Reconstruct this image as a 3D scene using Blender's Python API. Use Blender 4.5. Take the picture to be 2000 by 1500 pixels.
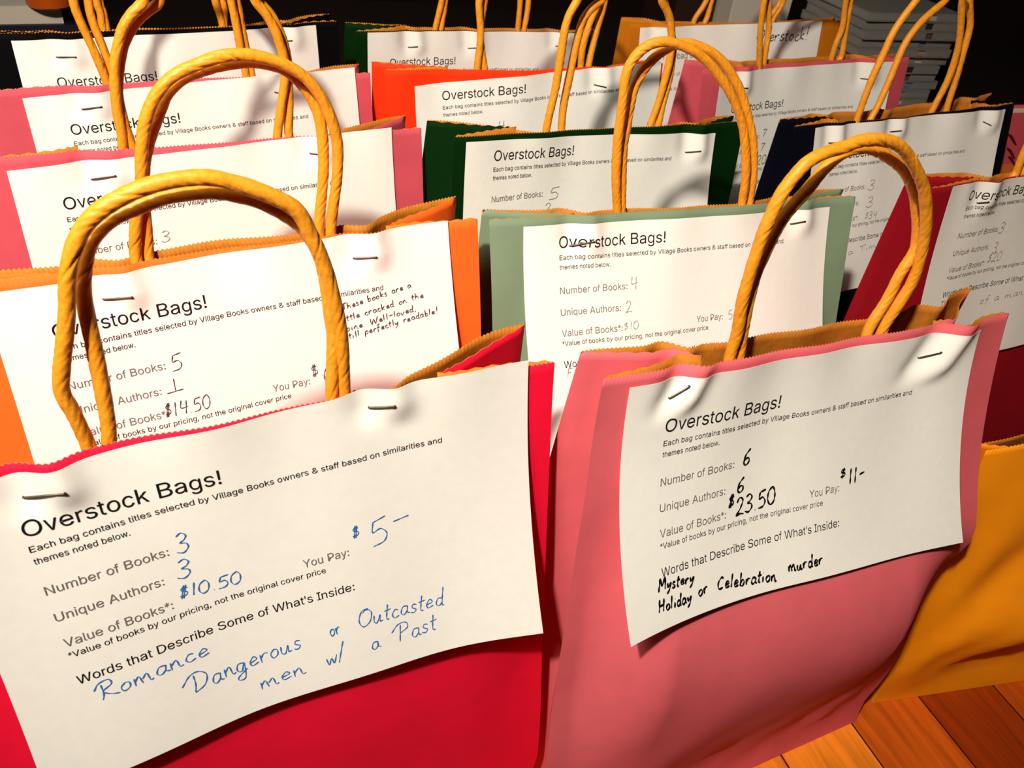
import bpy, bmesh, math, random
from mathutils import Vector, Matrix

for o in list(bpy.data.objects):
    bpy.data.objects.remove(o, do_unlink=True)
SC = bpy.context.scene
COL = SC.collection

# ------------------------------------------------------------------ measured data
CAM = {'loc': [0.0, 0.0, 0.5256], 'f': 1661.36, 'R': [0.991098, 0.081, 0.105661], 'U': [-0.133136, 0.602983, 0.786566], 'fw': [0.0, 0.793631, -0.608399]}
LAY = {'xm': 22.0, 't1': 89.2, 'e1': 177.5, 'n1': 64.8, 'u1': 60.4, 'v1': 61.2, 's1': 121.6, 'w1': 132.3, 'y0': 113.0, 'y1': 132.4, 'ye': 6.7, 'yh': 12.1, 'yn': 26.2, 'yu': 38.7, 'yv': 50.8, 'ys': 56.1, 'yw': 68.8, 'H': 136.2}
BAGS = {
'A': {'col': 'crimson', 'foot': [-0.0716, 0.2015], 'yaw': 0.5038, 'lean': 0.117, 'roll': 0.0574, 'Ls': 0.3159, 'K': [0.0129, -0.0092, -0.0048, 0.0087, -0.0007], 'xl': -0.127, 'xr': 0.1205, 'gap': (0.005, 0.0005, -0.004), 'dt': (0.005, 0.0045, 0.03), 'db': 0.078, 'seed': 1, 'pleat': [[-0.0758, 0.01, 0.0034, 0.0065, 0.12], [0.046, 0.0085, 0.0034, 0.0065, 0.12]], 'dent': [], 'H': 0.1394, 'toff': 24.84, 'pen': 'blue', 'penw': 0.58, 'label': 'bright red paper bag in the left foreground, note handwritten in blue', 'pf': 0.6, 'rc': 0.3, 'sqb': 0.01, 'gin': 0.034, 'tuck': 0.012, 'bd': 0.0045, 'staple': [[-82.4, 10.0, -69.2, 9.3], [41.1, 8.5, 50.5, 7.8]], 'text': [['3', -40.3, 52.0, -34.5, 51.8, 9.2], ['3', -43.0, 63.1, -36.7, 63.4, 8.8], ['#10.50', -44.1, 72.4, -19.6, 74.3, 6.0], ['#', 26.8, 68.1, 30.8, 67.9, 6.0], ['5', 34.0, 74.6, 43.4, 73.6, 13.2], ['~', 44.9, 68.2, 53.8, 67.4, 4.1], ['Romance', -80.9, 104.1, -38.0, 102.6, 8.1], ['Dangerous', -49.0, 118.4, -1.7, 115.3, 9.4], ['or', 10.4, 113.8, 15.7, 113.1, 7.8], ['Outcasted', 23.0, 113.5, 63.5, 115.2, 9.4], ['men', -22.4, 129.5, -2.2, 128.6, 8.0], ['w/', 6.4, 128.1, 15.8, 127.3, 8.9], ['a', 27.1, 127.2, 31.7, 126.7, 7.9], ['Past', 39.2, 127.3, 58.8, 127.0, 9.5]], 'handle': [[[-58.7, 42.0, 294.6], [-58.7, 44.9, 308.3], [-60.7, 45.2, 325.6], [-62.4, 45.4, 334.8], [-60.9, 45.6, 343.8], [-55.6, 46.0, 363.5], [-52.6, 46.3, 377.9], [-48.1, 46.6, 389.2], [-42.3, 46.8, 396.7], [-34.1, 47.0, 401.8], [-23.8, 47.2, 405.4], [-10.1, 47.3, 406.4], [0.0, 47.4, 403.5], [11.1, 47.4, 397.9], [18.7, 47.4, 392.0], [23.0, 47.2, 382.4], [27.5, 47.0, 369.1], [31.4, 46.6, 348.0], [32.6, 46.3, 334.1], [33.0, 46.0, 314.6], [33.0, 43.0, 296.4]], [[-52.6, 43.5, 294.7], [-52.6, 45.7, 306.9], [-51.3, 46.7, 316.4], [-50.6, 48.4, 331.6], [-50.2, 50.2, 347.6], [-50.0, 51.8, 362.7], [-48.7, 53.0, 373.4], [-44.6, 54.2, 384.7], [-37.5, 54.9, 391.4], [-29.3, 55.2, 394.6], [-20.5, 55.4, 397.1], [-8.6, 55.4, 397.7], [0.7, 55.1, 395.9], [10.2, 54.6, 391.9], [19.8, 53.7, 384.5], [24.9, 52.9, 376.8], [27.9, 51.7, 366.4], [29.3, 50.0, 350.8], [30.1, 48.5, 337.8], [29.1, 47.1, 324.6], [28.1, 45.8, 312.8], [28.1, 43.8, 296.3]]]},
'B': {'col': 'rose', 'foot': [0.1696, 0.2941], 'yaw': 0.5143, 'lean': 0.1681, 'roll': -0.0422, 'Ls': 0.3117, 'K': [0.0295, 0.0146, -0.0025, -0.0037, 0.0119], 'xl': -0.1215, 'xr': 0.1325, 'gap': (0.006, 0.004, 0.005), 'dt': (0.02, 0.013, 0.026), 'db': 0.074, 'seed': 2, 'pleat': [[-0.0814, 0.011, 0.0036, 0.006, -0.4], [0.0758, 0.018, 0.004, 0.008, -0.6]], 'dent': [(0.03, 0.13, 0.008, 0.07, 0.05, 0), (0.05, 0.03, -0.006, 0.012, 0.09, -0.8), (0.075, 0.045, 0.006, 0.012, 0.1, -0.8), (-0.02, 0.03, -0.004, 0.01, 0.07, -0.9), (-0.07, 0.05, 0.004, 0.02, 0.06, -0.6), (0.02, 0.06, 0.004, 0.03, 0.03, 0)], 'H': 0.1171, 'toff': 25.62, 'pen': 'marker', 'penw': 1.1, 'label': 'rose pink paper bag in the right foreground, black marker note reading Mystery', 'rc': 0.4, 'hw': 1.2, 'flare': 0.013, 'rstiff': 1, 'gin': 0.05, 'sqb': 0.02, 'pf': 0.85, 'staple': [[-84.9, 9.8, -77.3, 3.7], [71.9, 13.2, 81.9, 9.5]], 'text': [['6', -38.0, 52.4, -32.9, 52.3, 8.1], ['6', -40.2, 65.2, -35.0, 65.1, 7.4], ['#', -46.0, 72.0, -41.5, 72.1, 6.7], ['23.50', -40.8, 76.9, -15.6, 75.8, 8.8], ['$', 24.2, 70.3, 28.8, 70.1, 5.4], ['11-', 30.3, 74.1, 42.5, 73.3, 8.2], ['Mystery', -88.5, 99.8, -67.0, 101.7, 5.5], ['Holiday', -89.7, 109.3, -69.1, 110.0, 5.5], ['or', -65.2, 109.2, -58.8, 108.6, 6.0], ['Celebration', -53.8, 109.0, -16.6, 113.3, 6.3], ['murder', -9.4, 110.8, 12.5, 110.4, 6.2]], 'handle': [[[-53.0, 55.1, 296.1], [-53.0, 57.6, 313.9], [-52.9, 57.8, 326.3], [-55.4, 58.1, 342.5], [-55.9, 58.3, 355.8], [-55.5, 58.7, 371.3], [-54.1, 58.9, 382.9], [-51.8, 59.1, 391.9], [-47.9, 59.3, 399.0], [-42.7, 59.5, 404.4], [-34.6, 59.7, 407.4], [-25.7, 59.9, 408.8], [-18.8, 60.1, 410.5], [-8.9, 60.3, 410.4], [2.4, 60.4, 408.0], [12.3, 60.5, 402.6], [22.1, 60.5, 394.7], [31.5, 60.5, 385.5], [39.8, 60.4, 373.3], [45.5, 60.2, 361.8], [50.0, 60.0, 347.3], [51.3, 59.7, 335.1], [48.5, 59.5, 322.6], [44.5, 59.1, 307.4], [44.5, 54.9, 291.5]], [[-46.3, 56.0, 295.7], [-46.3, 58.8, 311.4], [-47.6, 60.4, 326.3], [-48.0, 61.8, 339.0], [-47.5, 63.2, 351.7], [-44.8, 64.4, 362.4], [-40.5, 65.9, 374.6], [-34.8, 66.9, 381.7], [-28.9, 67.7, 388.0], [-23.3, 68.7, 395.0], [-17.0, 69.4, 400.0], [-8.9, 69.9, 402.5], [1.7, 70.1, 401.8], [14.5, 69.9, 396.8], [26.0, 69.5, 390.3], [35.9, 68.8, 381.2], [42.2, 67.9, 372.1], [48.5, 66.6, 360.0], [51.0, 65.3, 348.9], [46.2, 64.1, 337.6], [43.2, 62.7, 325.0], [36.5, 60.7, 307.9], [36.5, 56.1, 291.7]]]},
'C': {'col': 'orange', 'foot': [-0.0995, 0.2877], 'yaw': 0.5515, 'lean': 0.2261, 'roll': 0.0267, 'Ls': 0.3219, 'K': [0.0095, 0.0018, -0.0042, 0.0067, 0.0008], 'xl': -0.128, 'xr': 0.126, 'gap': (0.005, 0.002, -0.002), 'dt': (0.01, 0.006, 0.028), 'db': 0.088, 'seed': 3, 'pleat': [[-0.0564, 0.0118, 0.0034, 0.0065, 0.12], [0.0617, 0.0128, 0.0034, 0.0065, 0.12]], 'dent': [], 'H': 0.1362, 'toff': 24.74, 'pen': 'ink', 'penw': 0.5, 'label': 'orange paper bag directly behind the bright red one, note about cracked spines', 'staple': [[-62.4, 11.6, -50.5, 11.6], [56.3, 12.8, 66.8, 12.5]], 'text': [['5', -40.8, 53.0, -34.5, 52.9, 8.7], ['1', -42.3, 63.0, -38.9, 62.7, 6.2], ['_', -45.3, 63.3, -36.0, 62.9, 5.2], ['#14.50', -48.3, 75.7, -26.2, 75.9, 7.3], ['#', 26.0, 72.4, 30.5, 71.6, 6.8], ['6', 32.0, 76.0, 35.1, 75.5, 7.4], ['These books are a', 46.6, 38.8, 85.2, 32.6, 3.6], ['little cracked on the', 45.1, 45.3, 91.4, 39.2, 3.6], ['spine. Well-loved,', 44.9, 50.9, 86.6, 45.8, 3.6], ['still perfectly readable!', 46.0, 55.1, 98.5, 48.9, 3.6]], 'handle': [[[-44.9, 74.3, 297.4], [-44.9, 78.5, 315.1], [-43.3, 78.7, 327.6], [-40.0, 79.1, 341.0], [-36.9, 79.4, 352.7], [-35.4, 79.6, 362.3], [-33.1, 79.8, 372.6], [-30.4, 80.0, 380.7], [-25.8, 80.3, 388.6], [-18.3, 80.5, 395.8], [-7.7, 80.8, 400.3], [3.5, 81.0, 403.3], [14.8, 81.2, 403.0], [26.0, 81.3, 399.7], [34.5, 81.4, 395.0], [40.8, 81.3, 389.0], [46.1, 81.3, 380.5], [50.2, 81.1, 369.4], [52.1, 80.9, 357.9], [51.2, 80.6, 342.4], [49.0, 80.3, 328.6], [47.2, 79.9, 313.1], [47.2, 75.6, 297.0]], [[-39.5, 76.5, 297.1], [-39.5, 80.4, 313.2], [-38.2, 81.8, 325.3], [-37.2, 83.2, 338.1], [-35.5, 84.5, 350.2], [-33.6, 85.5, 359.2], [-30.4, 86.4, 367.2], [-26.7, 87.2, 374.6], [-23.5, 87.8, 380.4], [-19.8, 88.5, 386.6], [-13.0, 89.1, 391.8], [-4.6, 89.4, 394.9], [7.1, 89.7, 397.1], [17.9, 89.7, 397.3], [28.7, 89.4, 394.5], [35.5, 88.8, 389.7], [41.5, 87.9, 381.5], [45.2, 86.9, 372.2], [46.2, 85.6, 360.9], [45.7, 84.0, 346.3], [43.9, 82.6, 332.9], [41.4, 80.6, 315.3], [41.4, 76.4, 297.1]]]},
'D': {'col': 'sage', 'foot': [0.1356, 0.3855], 'yaw': 0.4412, 'lean': 0.329, 'roll': -0.0169, 'Ls': 0.3206, 'K': [0.0184, -0.0009, 0.0063, 0.0002, 0.0077], 'xl': -0.1271, 'xr': 0.1269, 'gap': (0.0045, 0.005, 0.006), 'dt': (0.012, 0.007, 0.012), 'db': 0.118, 'seed': 4, 'pleat': [[-0.0723, 0.0115, 0.0034, 0.0065, 0.12], [0.0805, 0.008, 0.0034, 0.0065, 0.12]], 'dent': [], 'H': 0.1362, 'toff': 13.52, 'pen': 'pencil', 'penw': 0.5, 'label': 'sage green paper bag behind the rose pink foreground bag', 'kick': -0.01, 'staple': [[-78.9, 12.7, -66.4, 10.1], [75.9, 8.8, 84.2, 7.1]], 'text': [['4', -40.9, 40.4, -35.8, 39.8, 7.9], ['2', -44.5, 53.5, -39.7, 52.9, 6.7], ['$10', -46.1, 64.3, -35.9, 63.7, 4.9], ['5-', 28.4, 65.0, 35.2, 64.0, 5.8], ['Fantasy', -84.5, 88.0, -60.4, 89.0, 5.2]], 'handle': [[[-46.8, 98.9, 292.9], [-46.8, 105.2, 305.6], [-52.3, 105.8, 329.2], [-55.4, 106.3, 350.4], [-56.3, 106.6, 364.8], [-57.2, 106.9, 378.6], [-57.7, 107.1, 385.9], [-56.4, 107.2, 393.0], [-52.6, 107.2, 399.0], [-47.7, 107.2, 402.6], [-41.5, 107.0, 404.5], [-33.2, 106.8, 404.0], [-23.3, 106.4, 401.2], [-14.8, 106.1, 397.3], [-8.0, 105.8, 393.0], [-1.3, 105.5, 387.5], [5.8, 105.2, 381.1], [14.2, 104.7, 371.5], [22.7, 104.3, 359.2], [29.2, 103.8, 344.6], [33.5, 103.4, 331.8], [36.2, 103.1, 319.5], [37.7, 102.8, 308.6], [37.7, 97.0, 292.6]], [[-43.5, 99.6, 292.9], [-43.5, 106.2, 304.9], [-48.5, 110.4, 342.3], [-48.3, 111.9, 356.0], [-48.0, 113.0, 366.1], [-47.3, 114.1, 375.8], [-45.1, 114.9, 383.0], [-41.7, 115.4, 388.8], [-36.4, 115.9, 394.3], [-30.6, 116.2, 398.2], [-24.1, 116.3, 400.6], [-17.3, 116.2, 400.9], [-9.5, 115.8, 399.1], [-1.4, 115.3, 395.9], [7.0, 114.5, 390.6], [13.9, 113.6, 384.0], [20.9, 112.6, 376.1], [27.6, 111.3, 365.7], [35.2, 109.5, 351.1], [39.1, 108.2, 340.1], [43.0, 106.3, 323.3], [44.5, 104.5, 307.3], [44.5, 98.2, 292.4]]]},
'E': {'col': 'pink', 'foot': [-0.1466, 0.4049], 'yaw': 0.6487, 'lean': 0.1943, 'roll': -0.01, 'Ls': 0.3248, 'K': [0.0011, 0.0009, 0.001, 0.0018, -0.0001], 'xl': -0.1238, 'xr': 0.1302, 'gap': (0.0075, 0.002, -0.003), 'dt': (0.005, 0.0045, 0.022), 'db': 0.082, 'seed': 5, 'pleat': [[-0.0636, 0.0093, 0.0034, 0.0065, 0.12], [0.057, 0.0106, 0.0034, 0.0065, 0.12]], 'dent': [], 'H': 0.1362, 'toff': 23.7, 'pen': 'pencil', 'penw': 0.55, 'label': 'pink paper bag directly behind the orange one on the left', 'bd': 0.003, 'staple': [[-69.4, 10.1, -58.0, 8.4], [53.3, 10.0, 60.5, 10.9]], 'text': [['3', -41.2, 49.5, -35.0, 49.6, 6.5]], 'handle': [[[-50.5, 62.7, 305.8], [-50.5, 66.3, 320.2], [-49.5, 66.5, 330.4], [-49.7, 66.8, 343.0], [-48.7, 67.0, 356.1], [-46.7, 67.3, 368.0], [-43.3, 67.6, 377.4], [-39.6, 67.8, 385.1], [-34.0, 68.0, 391.7], [-28.1, 68.2, 396.5], [-26.0, 68.2, 405.6], [-19.7, 68.4, 413.6], [-10.2, 68.5, 418.9], [0.5, 68.5, 420.7], [11.2, 68.5, 418.8], [20.7, 68.4, 413.1], [27.0, 68.2, 404.5], [29.1, 69.0, 394.8], [34.5, 69.0, 388.0], [39.8, 68.8, 377.5], [43.1, 68.6, 364.8], [43.7, 68.4, 355.6], [42.1, 68.2, 345.4], [38.6, 67.8, 329.8], [36.3, 67.5, 316.1], [36.3, 63.2, 301.3]], [[-45.1, 63.5, 305.5], [-45.1, 67.0, 319.2], [-46.6, 68.2, 330.3], [-47.5, 69.5, 341.8], [-46.9, 70.7, 352.8], [-42.4, 72.5, 368.6], [-38.3, 73.5, 377.1], [-31.7, 74.5, 385.3], [-23.6, 75.2, 391.0], [-18.7, 75.6, 394.2], [-16.8, 76.7, 405.6], [-11.0, 77.8, 415.8], [-2.3, 78.5, 422.5], [7.5, 78.8, 424.7], [17.3, 78.5, 422.4], [26.0, 77.7, 415.3], [31.8, 76.6, 404.7], [33.7, 76.1, 392.8], [39.0, 75.4, 386.0], [44.1, 74.4, 375.6], [46.8, 73.0, 363.1], [46.6, 71.8, 352.1], [45.2, 69.8, 334.0], [43.7, 68.4, 322.1], [43.7, 67.8, 316.0], [43.7, 63.6, 301.1]]]},
'F': {'col': 'pink', 'foot': [-0.2028, 0.5158], 'yaw': 0.6248, 'lean': 0.155, 'roll': 0.0159, 'Ls': 0.3209, 'K': [0.0024, 0.001, -0.0009, 0.0024, 0.0001], 'xl': -0.1338, 'xr': 0.1202, 'gap': (0.0065, 0.002, -0.005), 'dt': (0.006, 0.0045, 0.02), 'db': 0.09, 'seed': 6, 'pleat': [[-0.071, 0.0092, 0.0034, 0.0065, 0.12], [0.0508, 0.0122, 0.0034, 0.0065, 0.12]], 'dent': [], 'H': 0.1362, 'toff': 24.7, 'pen': 'pencil', 'penw': 0.5, 'label': 'pink paper bag between the black bag and another pink bag', 'bd': 0.003, 'staple': [[-76.5, 9.9, -65.6, 8.4], [48.2, 11.8, 53.1, 12.5]], 'text': [], 'handle': [[[-58.3, 50.3, 302.1], [-58.3, 52.6, 318.7], [-61.1, 52.8, 333.6], [-63.9, 53.0, 345.8], [-66.9, 53.2, 357.3], [-68.5, 53.4, 369.6], [-65.1, 54.4, 388.1], [-54.8, 54.8, 404.6], [-39.2, 55.0, 415.4], [-21.6, 55.0, 419.0], [-4.1, 55.0, 415.2], [11.5, 54.7, 403.5], [21.8, 54.4, 385.9], [25.2, 55.2, 366.0], [27.3, 54.9, 349.4], [29.0, 54.6, 331.7], [30.6, 54.3, 318.6], [30.6, 51.4, 299.6]], [[-55.3, 51.8, 301.9], [-55.3, 54.3, 317.9], [-54.5, 55.2, 325.7], [-56.2, 56.6, 338.7], [-59.3, 58.3, 354.6], [-59.8, 59.7, 367.6], [-56.5, 62.2, 388.4], [-46.6, 64.3, 406.8], [-31.6, 65.6, 419.0], [-14.7, 66.1, 423.0], [2.2, 65.6, 418.8], [17.2, 64.2, 405.9], [27.1, 62.0, 386.4], [30.4, 60.5, 364.5], [31.8, 58.4, 345.5], [33.7, 56.7, 329.1], [34.8, 55.4, 318.0], [34.8, 52.4, 299.4]]]},
'G': {'col': 'black', 'foot': [-0.2583, 0.6024], 'yaw': 0.6026, 'lean': 0.1321, 'roll': 0.007, 'Ls': 0.3235, 'K': [-0.0003, 0.0003, 0.0055, -0.0004, -0.0003], 'xl': -0.127, 'xr': 0.127, 'gap': (0.005, 0.003, 0.002), 'dt': (0.005, 0.005, 0.02), 'db': 0.1, 'seed': 7, 'pleat': [[-0.0766, 0.0117, 0.0034, 0.0065, 0.12], [0.0831, 0.0097, 0.0034, 0.0065, 0.12]], 'dent': [], 'H': 0.1362, 'toff': 31.77, 'pen': 'pencil', 'penw': 0.5, 'label': 'black paper bag at the far left of the back row', 'staple': [[-82.6, 11.8, -70.8, 11.4], [80.0, 9.8, 85.9, 9.6]], 'text': [], 'handle': [[[-49.0, 39.9, 306.7], [-49.0, 42.0, 325.4], [-48.5, 42.2, 336.1], [-49.6, 42.4, 344.6], [-46.7, 41.9, 373.8], [-37.8, 42.4, 399.8], [-24.4, 42.7, 417.0], [-9.3, 42.9, 422.7], [5.9, 42.7, 416.8], [19.3, 42.4, 399.3], [28.2, 41.9, 372.7], [31.1, 41.0, 342.7], [33.1, 40.8, 333.7], [34.5, 40.6, 325.3], [34.5, 38.8, 306.4]], [[-46.2, 40.9, 306.6], [-46.2, 43.5, 324.9], [-46.2, 44.7, 335.3], [-47.3, 45.6, 343.7], [-44.2, 47.8, 374.8], [-34.9, 50.8, 402.4], [-20.9, 52.8, 420.6], [-5.2, 53.5, 426.7], [10.6, 52.8, 420.5], [24.6, 50.8, 401.8], [33.9, 47.6, 373.6], [37.0, 43.6, 341.9], [37.6, 42.8, 334.8], [36.3, 41.8, 324.9], [36.3, 39.6, 306.4]]]},
'H': {'col': 'green', 'foot': [-0.0518, 0.7789], 'yaw': 0.5799, 'lean': 0.1306, 'roll': -0.0395, 'Ls': 0.3035, 'K': [-0.0007, 0.0009, -0.0088, 0.0, -0.0003], 'xl': -0.1186, 'xr': 0.1354, 'gap': (0.001, 0.0005, 0.0), 'dt': (0.026, 0.005, 0.012), 'db': 0.1, 'seed': 8, 'pleat': [[-0.0626, 0.0129, 0.0034, 0.0065, 0.12], [-0.0014, 0.0144, 0.0034, 0.0065, 0.12], [0.0906, 0.0122, 0.0034, 0.0065, 0.12]], 'dent': [], 'H': 0.1362, 'toff': 28.49, 'pen': 'pencil', 'penw': 0.5, 'label': 'dark green paper bag at the back, behind the vermilion bag', 'staple': [[-66.5, 13.2, -59.0, 12.3], [-5.3, 14.9, 2.0, 13.8], [87.5, 12.8, 93.4, 11.6]], 'text': [], 'handle': [[[-39.1, 48.7, 284.2], [-39.1, 51.1, 298.0], [-32.9, 51.7, 326.7], [-30.0, 51.9, 355.3], [-21.1, 52.4, 380.6], [-7.7, 52.8, 397.4], [7.5, 52.9, 402.9], [22.6, 52.8, 397.3], [36.0, 52.4, 380.1], [44.9, 51.9, 354.1], [47.9, 51.9, 324.9], [48.3, 51.6, 306.7], [48.4, 51.4, 296.5], [48.4, 47.8, 280.7]], [[-32.6, 49.6, 283.9], [-32.6, 51.9, 297.5], [-27.8, 55.0, 325.7], [-24.6, 58.0, 356.1], [-15.1, 60.9, 383.1], [-0.8, 62.9, 401.0], [15.3, 63.6, 406.9], [31.5, 62.9, 400.9], [45.8, 60.9, 382.6], [55.3, 57.8, 355.0], [58.5, 54.8, 323.9], [57.0, 52.8, 306.1], [55.4, 51.6, 295.6], [55.4, 47.8, 280.5]]]},
'I': {'col': 'vermilion', 'foot': [0.0168, 0.6283], 'yaw': 0.5348, 'lean': 0.144, 'roll': 0.041, 'Ls': 0.3212, 'K': [0.0016, -0.0012, 0.0012, -0.0001, 0.0009], 'xl': -0.1295, 'xr': 0.1105, 'gap': (0.013, 0.003, -0.002), 'dt': (0.028, 0.0045, 0.01), 'db': 0.105, 'seed': 9, 'pleat': [[0.0491, 0.0137, 0.0034, 0.0065, 0.12]], 'dent': [], 'H': 0.1362, 'toff': 12.48, 'pen': 'bluepencil', 'penw': 0.6, 'label': 'vermilion red-orange paper bag between two dark green bags', 'bd': 0.003, 'staple': [[44.7, 12.7, 53.1, 14.6]], 'text': [['4', -42.0, 38.7, -35.6, 38.5, 7.1]], 'handle': [[[-56.1, 47.2, 304.4], [-56.1, 49.9, 321.3], [-55.2, 50.4, 345.5], [-58.4, 50.9, 370.0], [-54.7, 50.9, 388.7], [-43.7, 51.2, 405.3], [-27.1, 51.4, 416.2], [-8.4, 51.5, 419.9], [10.4, 51.4, 416.2], [27.0, 51.2, 405.0], [38.0, 50.8, 388.1], [41.6, 50.9, 369.1], [37.6, 50.6, 356.3], [33.2, 50.2, 336.7], [33.7, 49.9, 319.9], [33.7, 47.1, 302.6]], [[-49.8, 47.7, 304.2], [-49.8, 50.8, 320.8], [-54.2, 53.3, 344.6], [-51.9, 56.0, 368.6], [-48.2, 58.7, 389.3], [-36.8, 60.7, 407.7], [-19.7, 62.0, 419.8], [-0.4, 62.5, 423.9], [18.9, 62.0, 419.7], [36.0, 60.7, 407.3], [47.3, 58.6, 388.4], [51.0, 57.6, 367.2], [47.1, 55.5, 348.3], [44.6, 53.9, 334.1], [42.3, 52.1, 318.8], [42.3, 49.1, 302.4]]]},
'J': {'col': 'green', 'foot': [0.0713, 0.5303], 'yaw': 0.6396, 'lean': 0.1719, 'roll': -0.0858, 'Ls': 0.3138, 'K': [0.0102, 0.0052, -0.007, 0.006, 0.004], 'xl': -0.116, 'xr': 0.138, 'gap': (0.003, 0.004, 0.008), 'dt': (0.036, 0.0045, 0.012), 'db': 0.088, 'seed': 10, 'pleat': [[0.0886, 0.0134, 0.0034, 0.0065, 0.12]], 'dent': [], 'H': 0.1362, 'toff': 12.67, 'pen': 'pencil', 'penw': 0.6, 'label': 'dark green paper bag in the middle, directly behind the sage green one', 'bd': 0.003, 'staple': [[83.3, 14.2, 92.9, 12.5]], 'text': [['5', -37.8, 41.7, -27.8, 41.9, 8.5], ['2', -40.6, 50.2, -34.2, 50.1, 6.4]], 'handle': [[[-41.8, 60.7, 297.3], [-41.8, 63.0, 312.6], [-41.0, 63.2, 324.4], [-38.3, 63.7, 344.4], [-37.4, 64.1, 366.9], [-36.2, 64.5, 384.2], [-30.0, 64.8, 396.5], [-27.4, 64.9, 402.0], [-19.7, 65.0, 406.9], [-8.1, 65.0, 410.1], [5.0, 65.0, 411.2], [18.0, 65.0, 409.9], [29.6, 64.9, 406.1], [37.3, 64.8, 400.3], [39.9, 65.6, 393.7], [48.6, 65.5, 384.7], [53.4, 65.3, 375.6], [57.2, 65.1, 363.2], [57.8, 64.8, 350.7], [57.0, 64.6, 337.9], [55.0, 64.3, 321.7], [51.4, 63.9, 305.1], [51.4, 58.9, 291.4]], [[-27.2, 63.0, 295.9], [-27.2, 65.2, 310.0], [-27.2, 67.2, 327.8], [-23.7, 69.6, 350.5], [-20.9, 71.4, 366.9], [-17.0, 73.0, 382.1], [-9.4, 73.6, 389.8], [-3.3, 73.9, 393.2], [-1.4, 74.2, 401.4], [4.2, 75.0, 408.7], [12.7, 75.5, 413.6], [22.3, 75.7, 415.2], [31.9, 75.5, 413.5], [40.5, 74.9, 408.3], [46.1, 74.1, 400.5], [48.0, 72.4, 391.7], [55.9, 71.0, 378.5], [62.1, 69.1, 361.7], [63.1, 68.0, 351.4], [62.8, 66.5, 338.3], [60.3, 64.9, 323.5], [58.4, 62.8, 304.7], [58.4, 59.3, 291.1]]]},
'K': {'col': 'amber', 'foot': [0.1962, 0.8636], 'yaw': 0.4545, 'lean': 0.1668, 'roll': 0.0329, 'Ls': 0.3191, 'K': [0.002, 0.0, 0.002, 0.0, 0.0], 'xl': -0.1181, 'xr': 0.1359, 'gap': (0.004, 0.0, -0.001), 'dt': (0.02, 0.006, 0.012), 'db': 0.1, 'seed': 11, 'pleat': [[-0.0869, 0.0104, 0.0034, 0.0065, 0.12]], 'dent': [], 'H': 0.1362, 'toff': 30.0, 'pen': 'marker', 'penw': 1.2, 'label': 'amber paper bag in the back row with Overstock! handwritten on its note', 'staple': [[-89.9, 10.7, -84.3, 9.9]], 'text': [['Overstock!', 25.5, 17.3, 93.2, 18.1, 12.7]], 'handle': [[[-47.4, 53.4, 297.2], [-47.4, 55.2, 312.8], [-45.4, 55.4, 320.9], [-37.7, 55.7, 336.0], [-34.4, 56.1, 366.2], [-24.2, 56.6, 393.0], [-8.8, 57.0, 410.8], [8.5, 57.1, 416.6], [25.8, 57.0, 410.8], [41.1, 56.6, 393.3], [51.3, 56.1, 366.8], [54.6, 56.3, 336.9], [51.4, 56.1, 326.2], [47.5, 55.8, 317.3], [47.5, 53.1, 298.2]], [[-33.1, 53.9, 297.3], [-33.1, 56.9, 312.3], [-30.7, 57.8, 320.3], [-29.3, 59.4, 335.2], [-26.3, 62.1, 367.2], [-17.4, 65.2, 395.6], [-4.0, 67.3, 414.4], [11.2, 68.0, 420.6], [26.4, 67.3, 414.5], [39.9, 65.3, 396.0], [48.8, 62.2, 368.0], [51.7, 58.1, 336.4], [47.1, 57.0, 325.9], [41.9, 56.1, 317.2], [41.9, 53.6, 298.2]]]},
'L': {'col': 'pink', 'foot': [0.2612, 0.7561], 'yaw': 0.5683, 'lean': 0.1815, 'roll': 0.0002, 'Ls': 0.3168, 'K': [0.0026, 0.0027, -0.0113, 0.0019, 0.0009], 'xl': -0.1259, 'xr': 0.1281, 'gap': (0.0045, 0.003, 0.003), 'dt': (0.026, 0.0065, 0.012), 'db': 0.1, 'seed': 12, 'pleat': [[-0.0768, 0.0138, 0.0034, 0.0065, 0.12], [0.078, 0.0148, 0.0034, 0.0065, 0.12]], 'dent': [], 'H': 0.1362, 'toff': 34.39, 'pen': 'ink', 'penw': 0.8, 'label': 'pink paper bag on the right, in front of the amber one', 'staple': [[-82.9, 13.7, -71.3, 13.8], [74.0, 14.5, 81.4, 15.0]], 'text': [['7', -39.7, 59.7, -34.3, 59.8, 6.6], ['7', -39.9, 72.2, -34.5, 72.4, 6.7], ['20', -42.8, 85.1, -29.8, 85.7, 8.7]], 'handle': [[[-53.8, 67.2, 295.7], [-53.8, 67.8, 310.4], [-59.8, 67.8, 329.6], [-64.5, 67.9, 345.2], [-68.7, 68.0, 367.5], [-64.9, 70.6, 384.7], [-53.5, 70.9, 400.1], [-36.2, 71.1, 410.2], [-16.8, 71.2, 413.6], [2.7, 71.1, 410.0], [20.0, 70.9, 399.1], [31.4, 70.6, 382.6], [35.2, 73.7, 364.1], [41.2, 73.2, 341.1], [39.4, 72.9, 324.9], [40.7, 72.5, 307.2], [40.7, 67.9, 294.9]], [[-46.8, 68.9, 295.4], [-46.8, 69.9, 309.4], [-47.9, 71.9, 327.9], [-49.3, 73.5, 343.0], [-55.8, 75.7, 365.2], [-52.1, 78.7, 384.8], [-40.8, 80.6, 402.2], [-23.8, 81.9, 413.8], [-4.7, 82.3, 417.6], [14.5, 81.8, 413.6], [31.5, 80.5, 401.5], [42.7, 78.5, 383.2], [46.5, 78.3, 362.7], [49.0, 75.8, 340.1], [52.4, 73.1, 316.3], [50.5, 72.3, 308.7], [50.5, 68.5, 295.0]]]},
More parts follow.
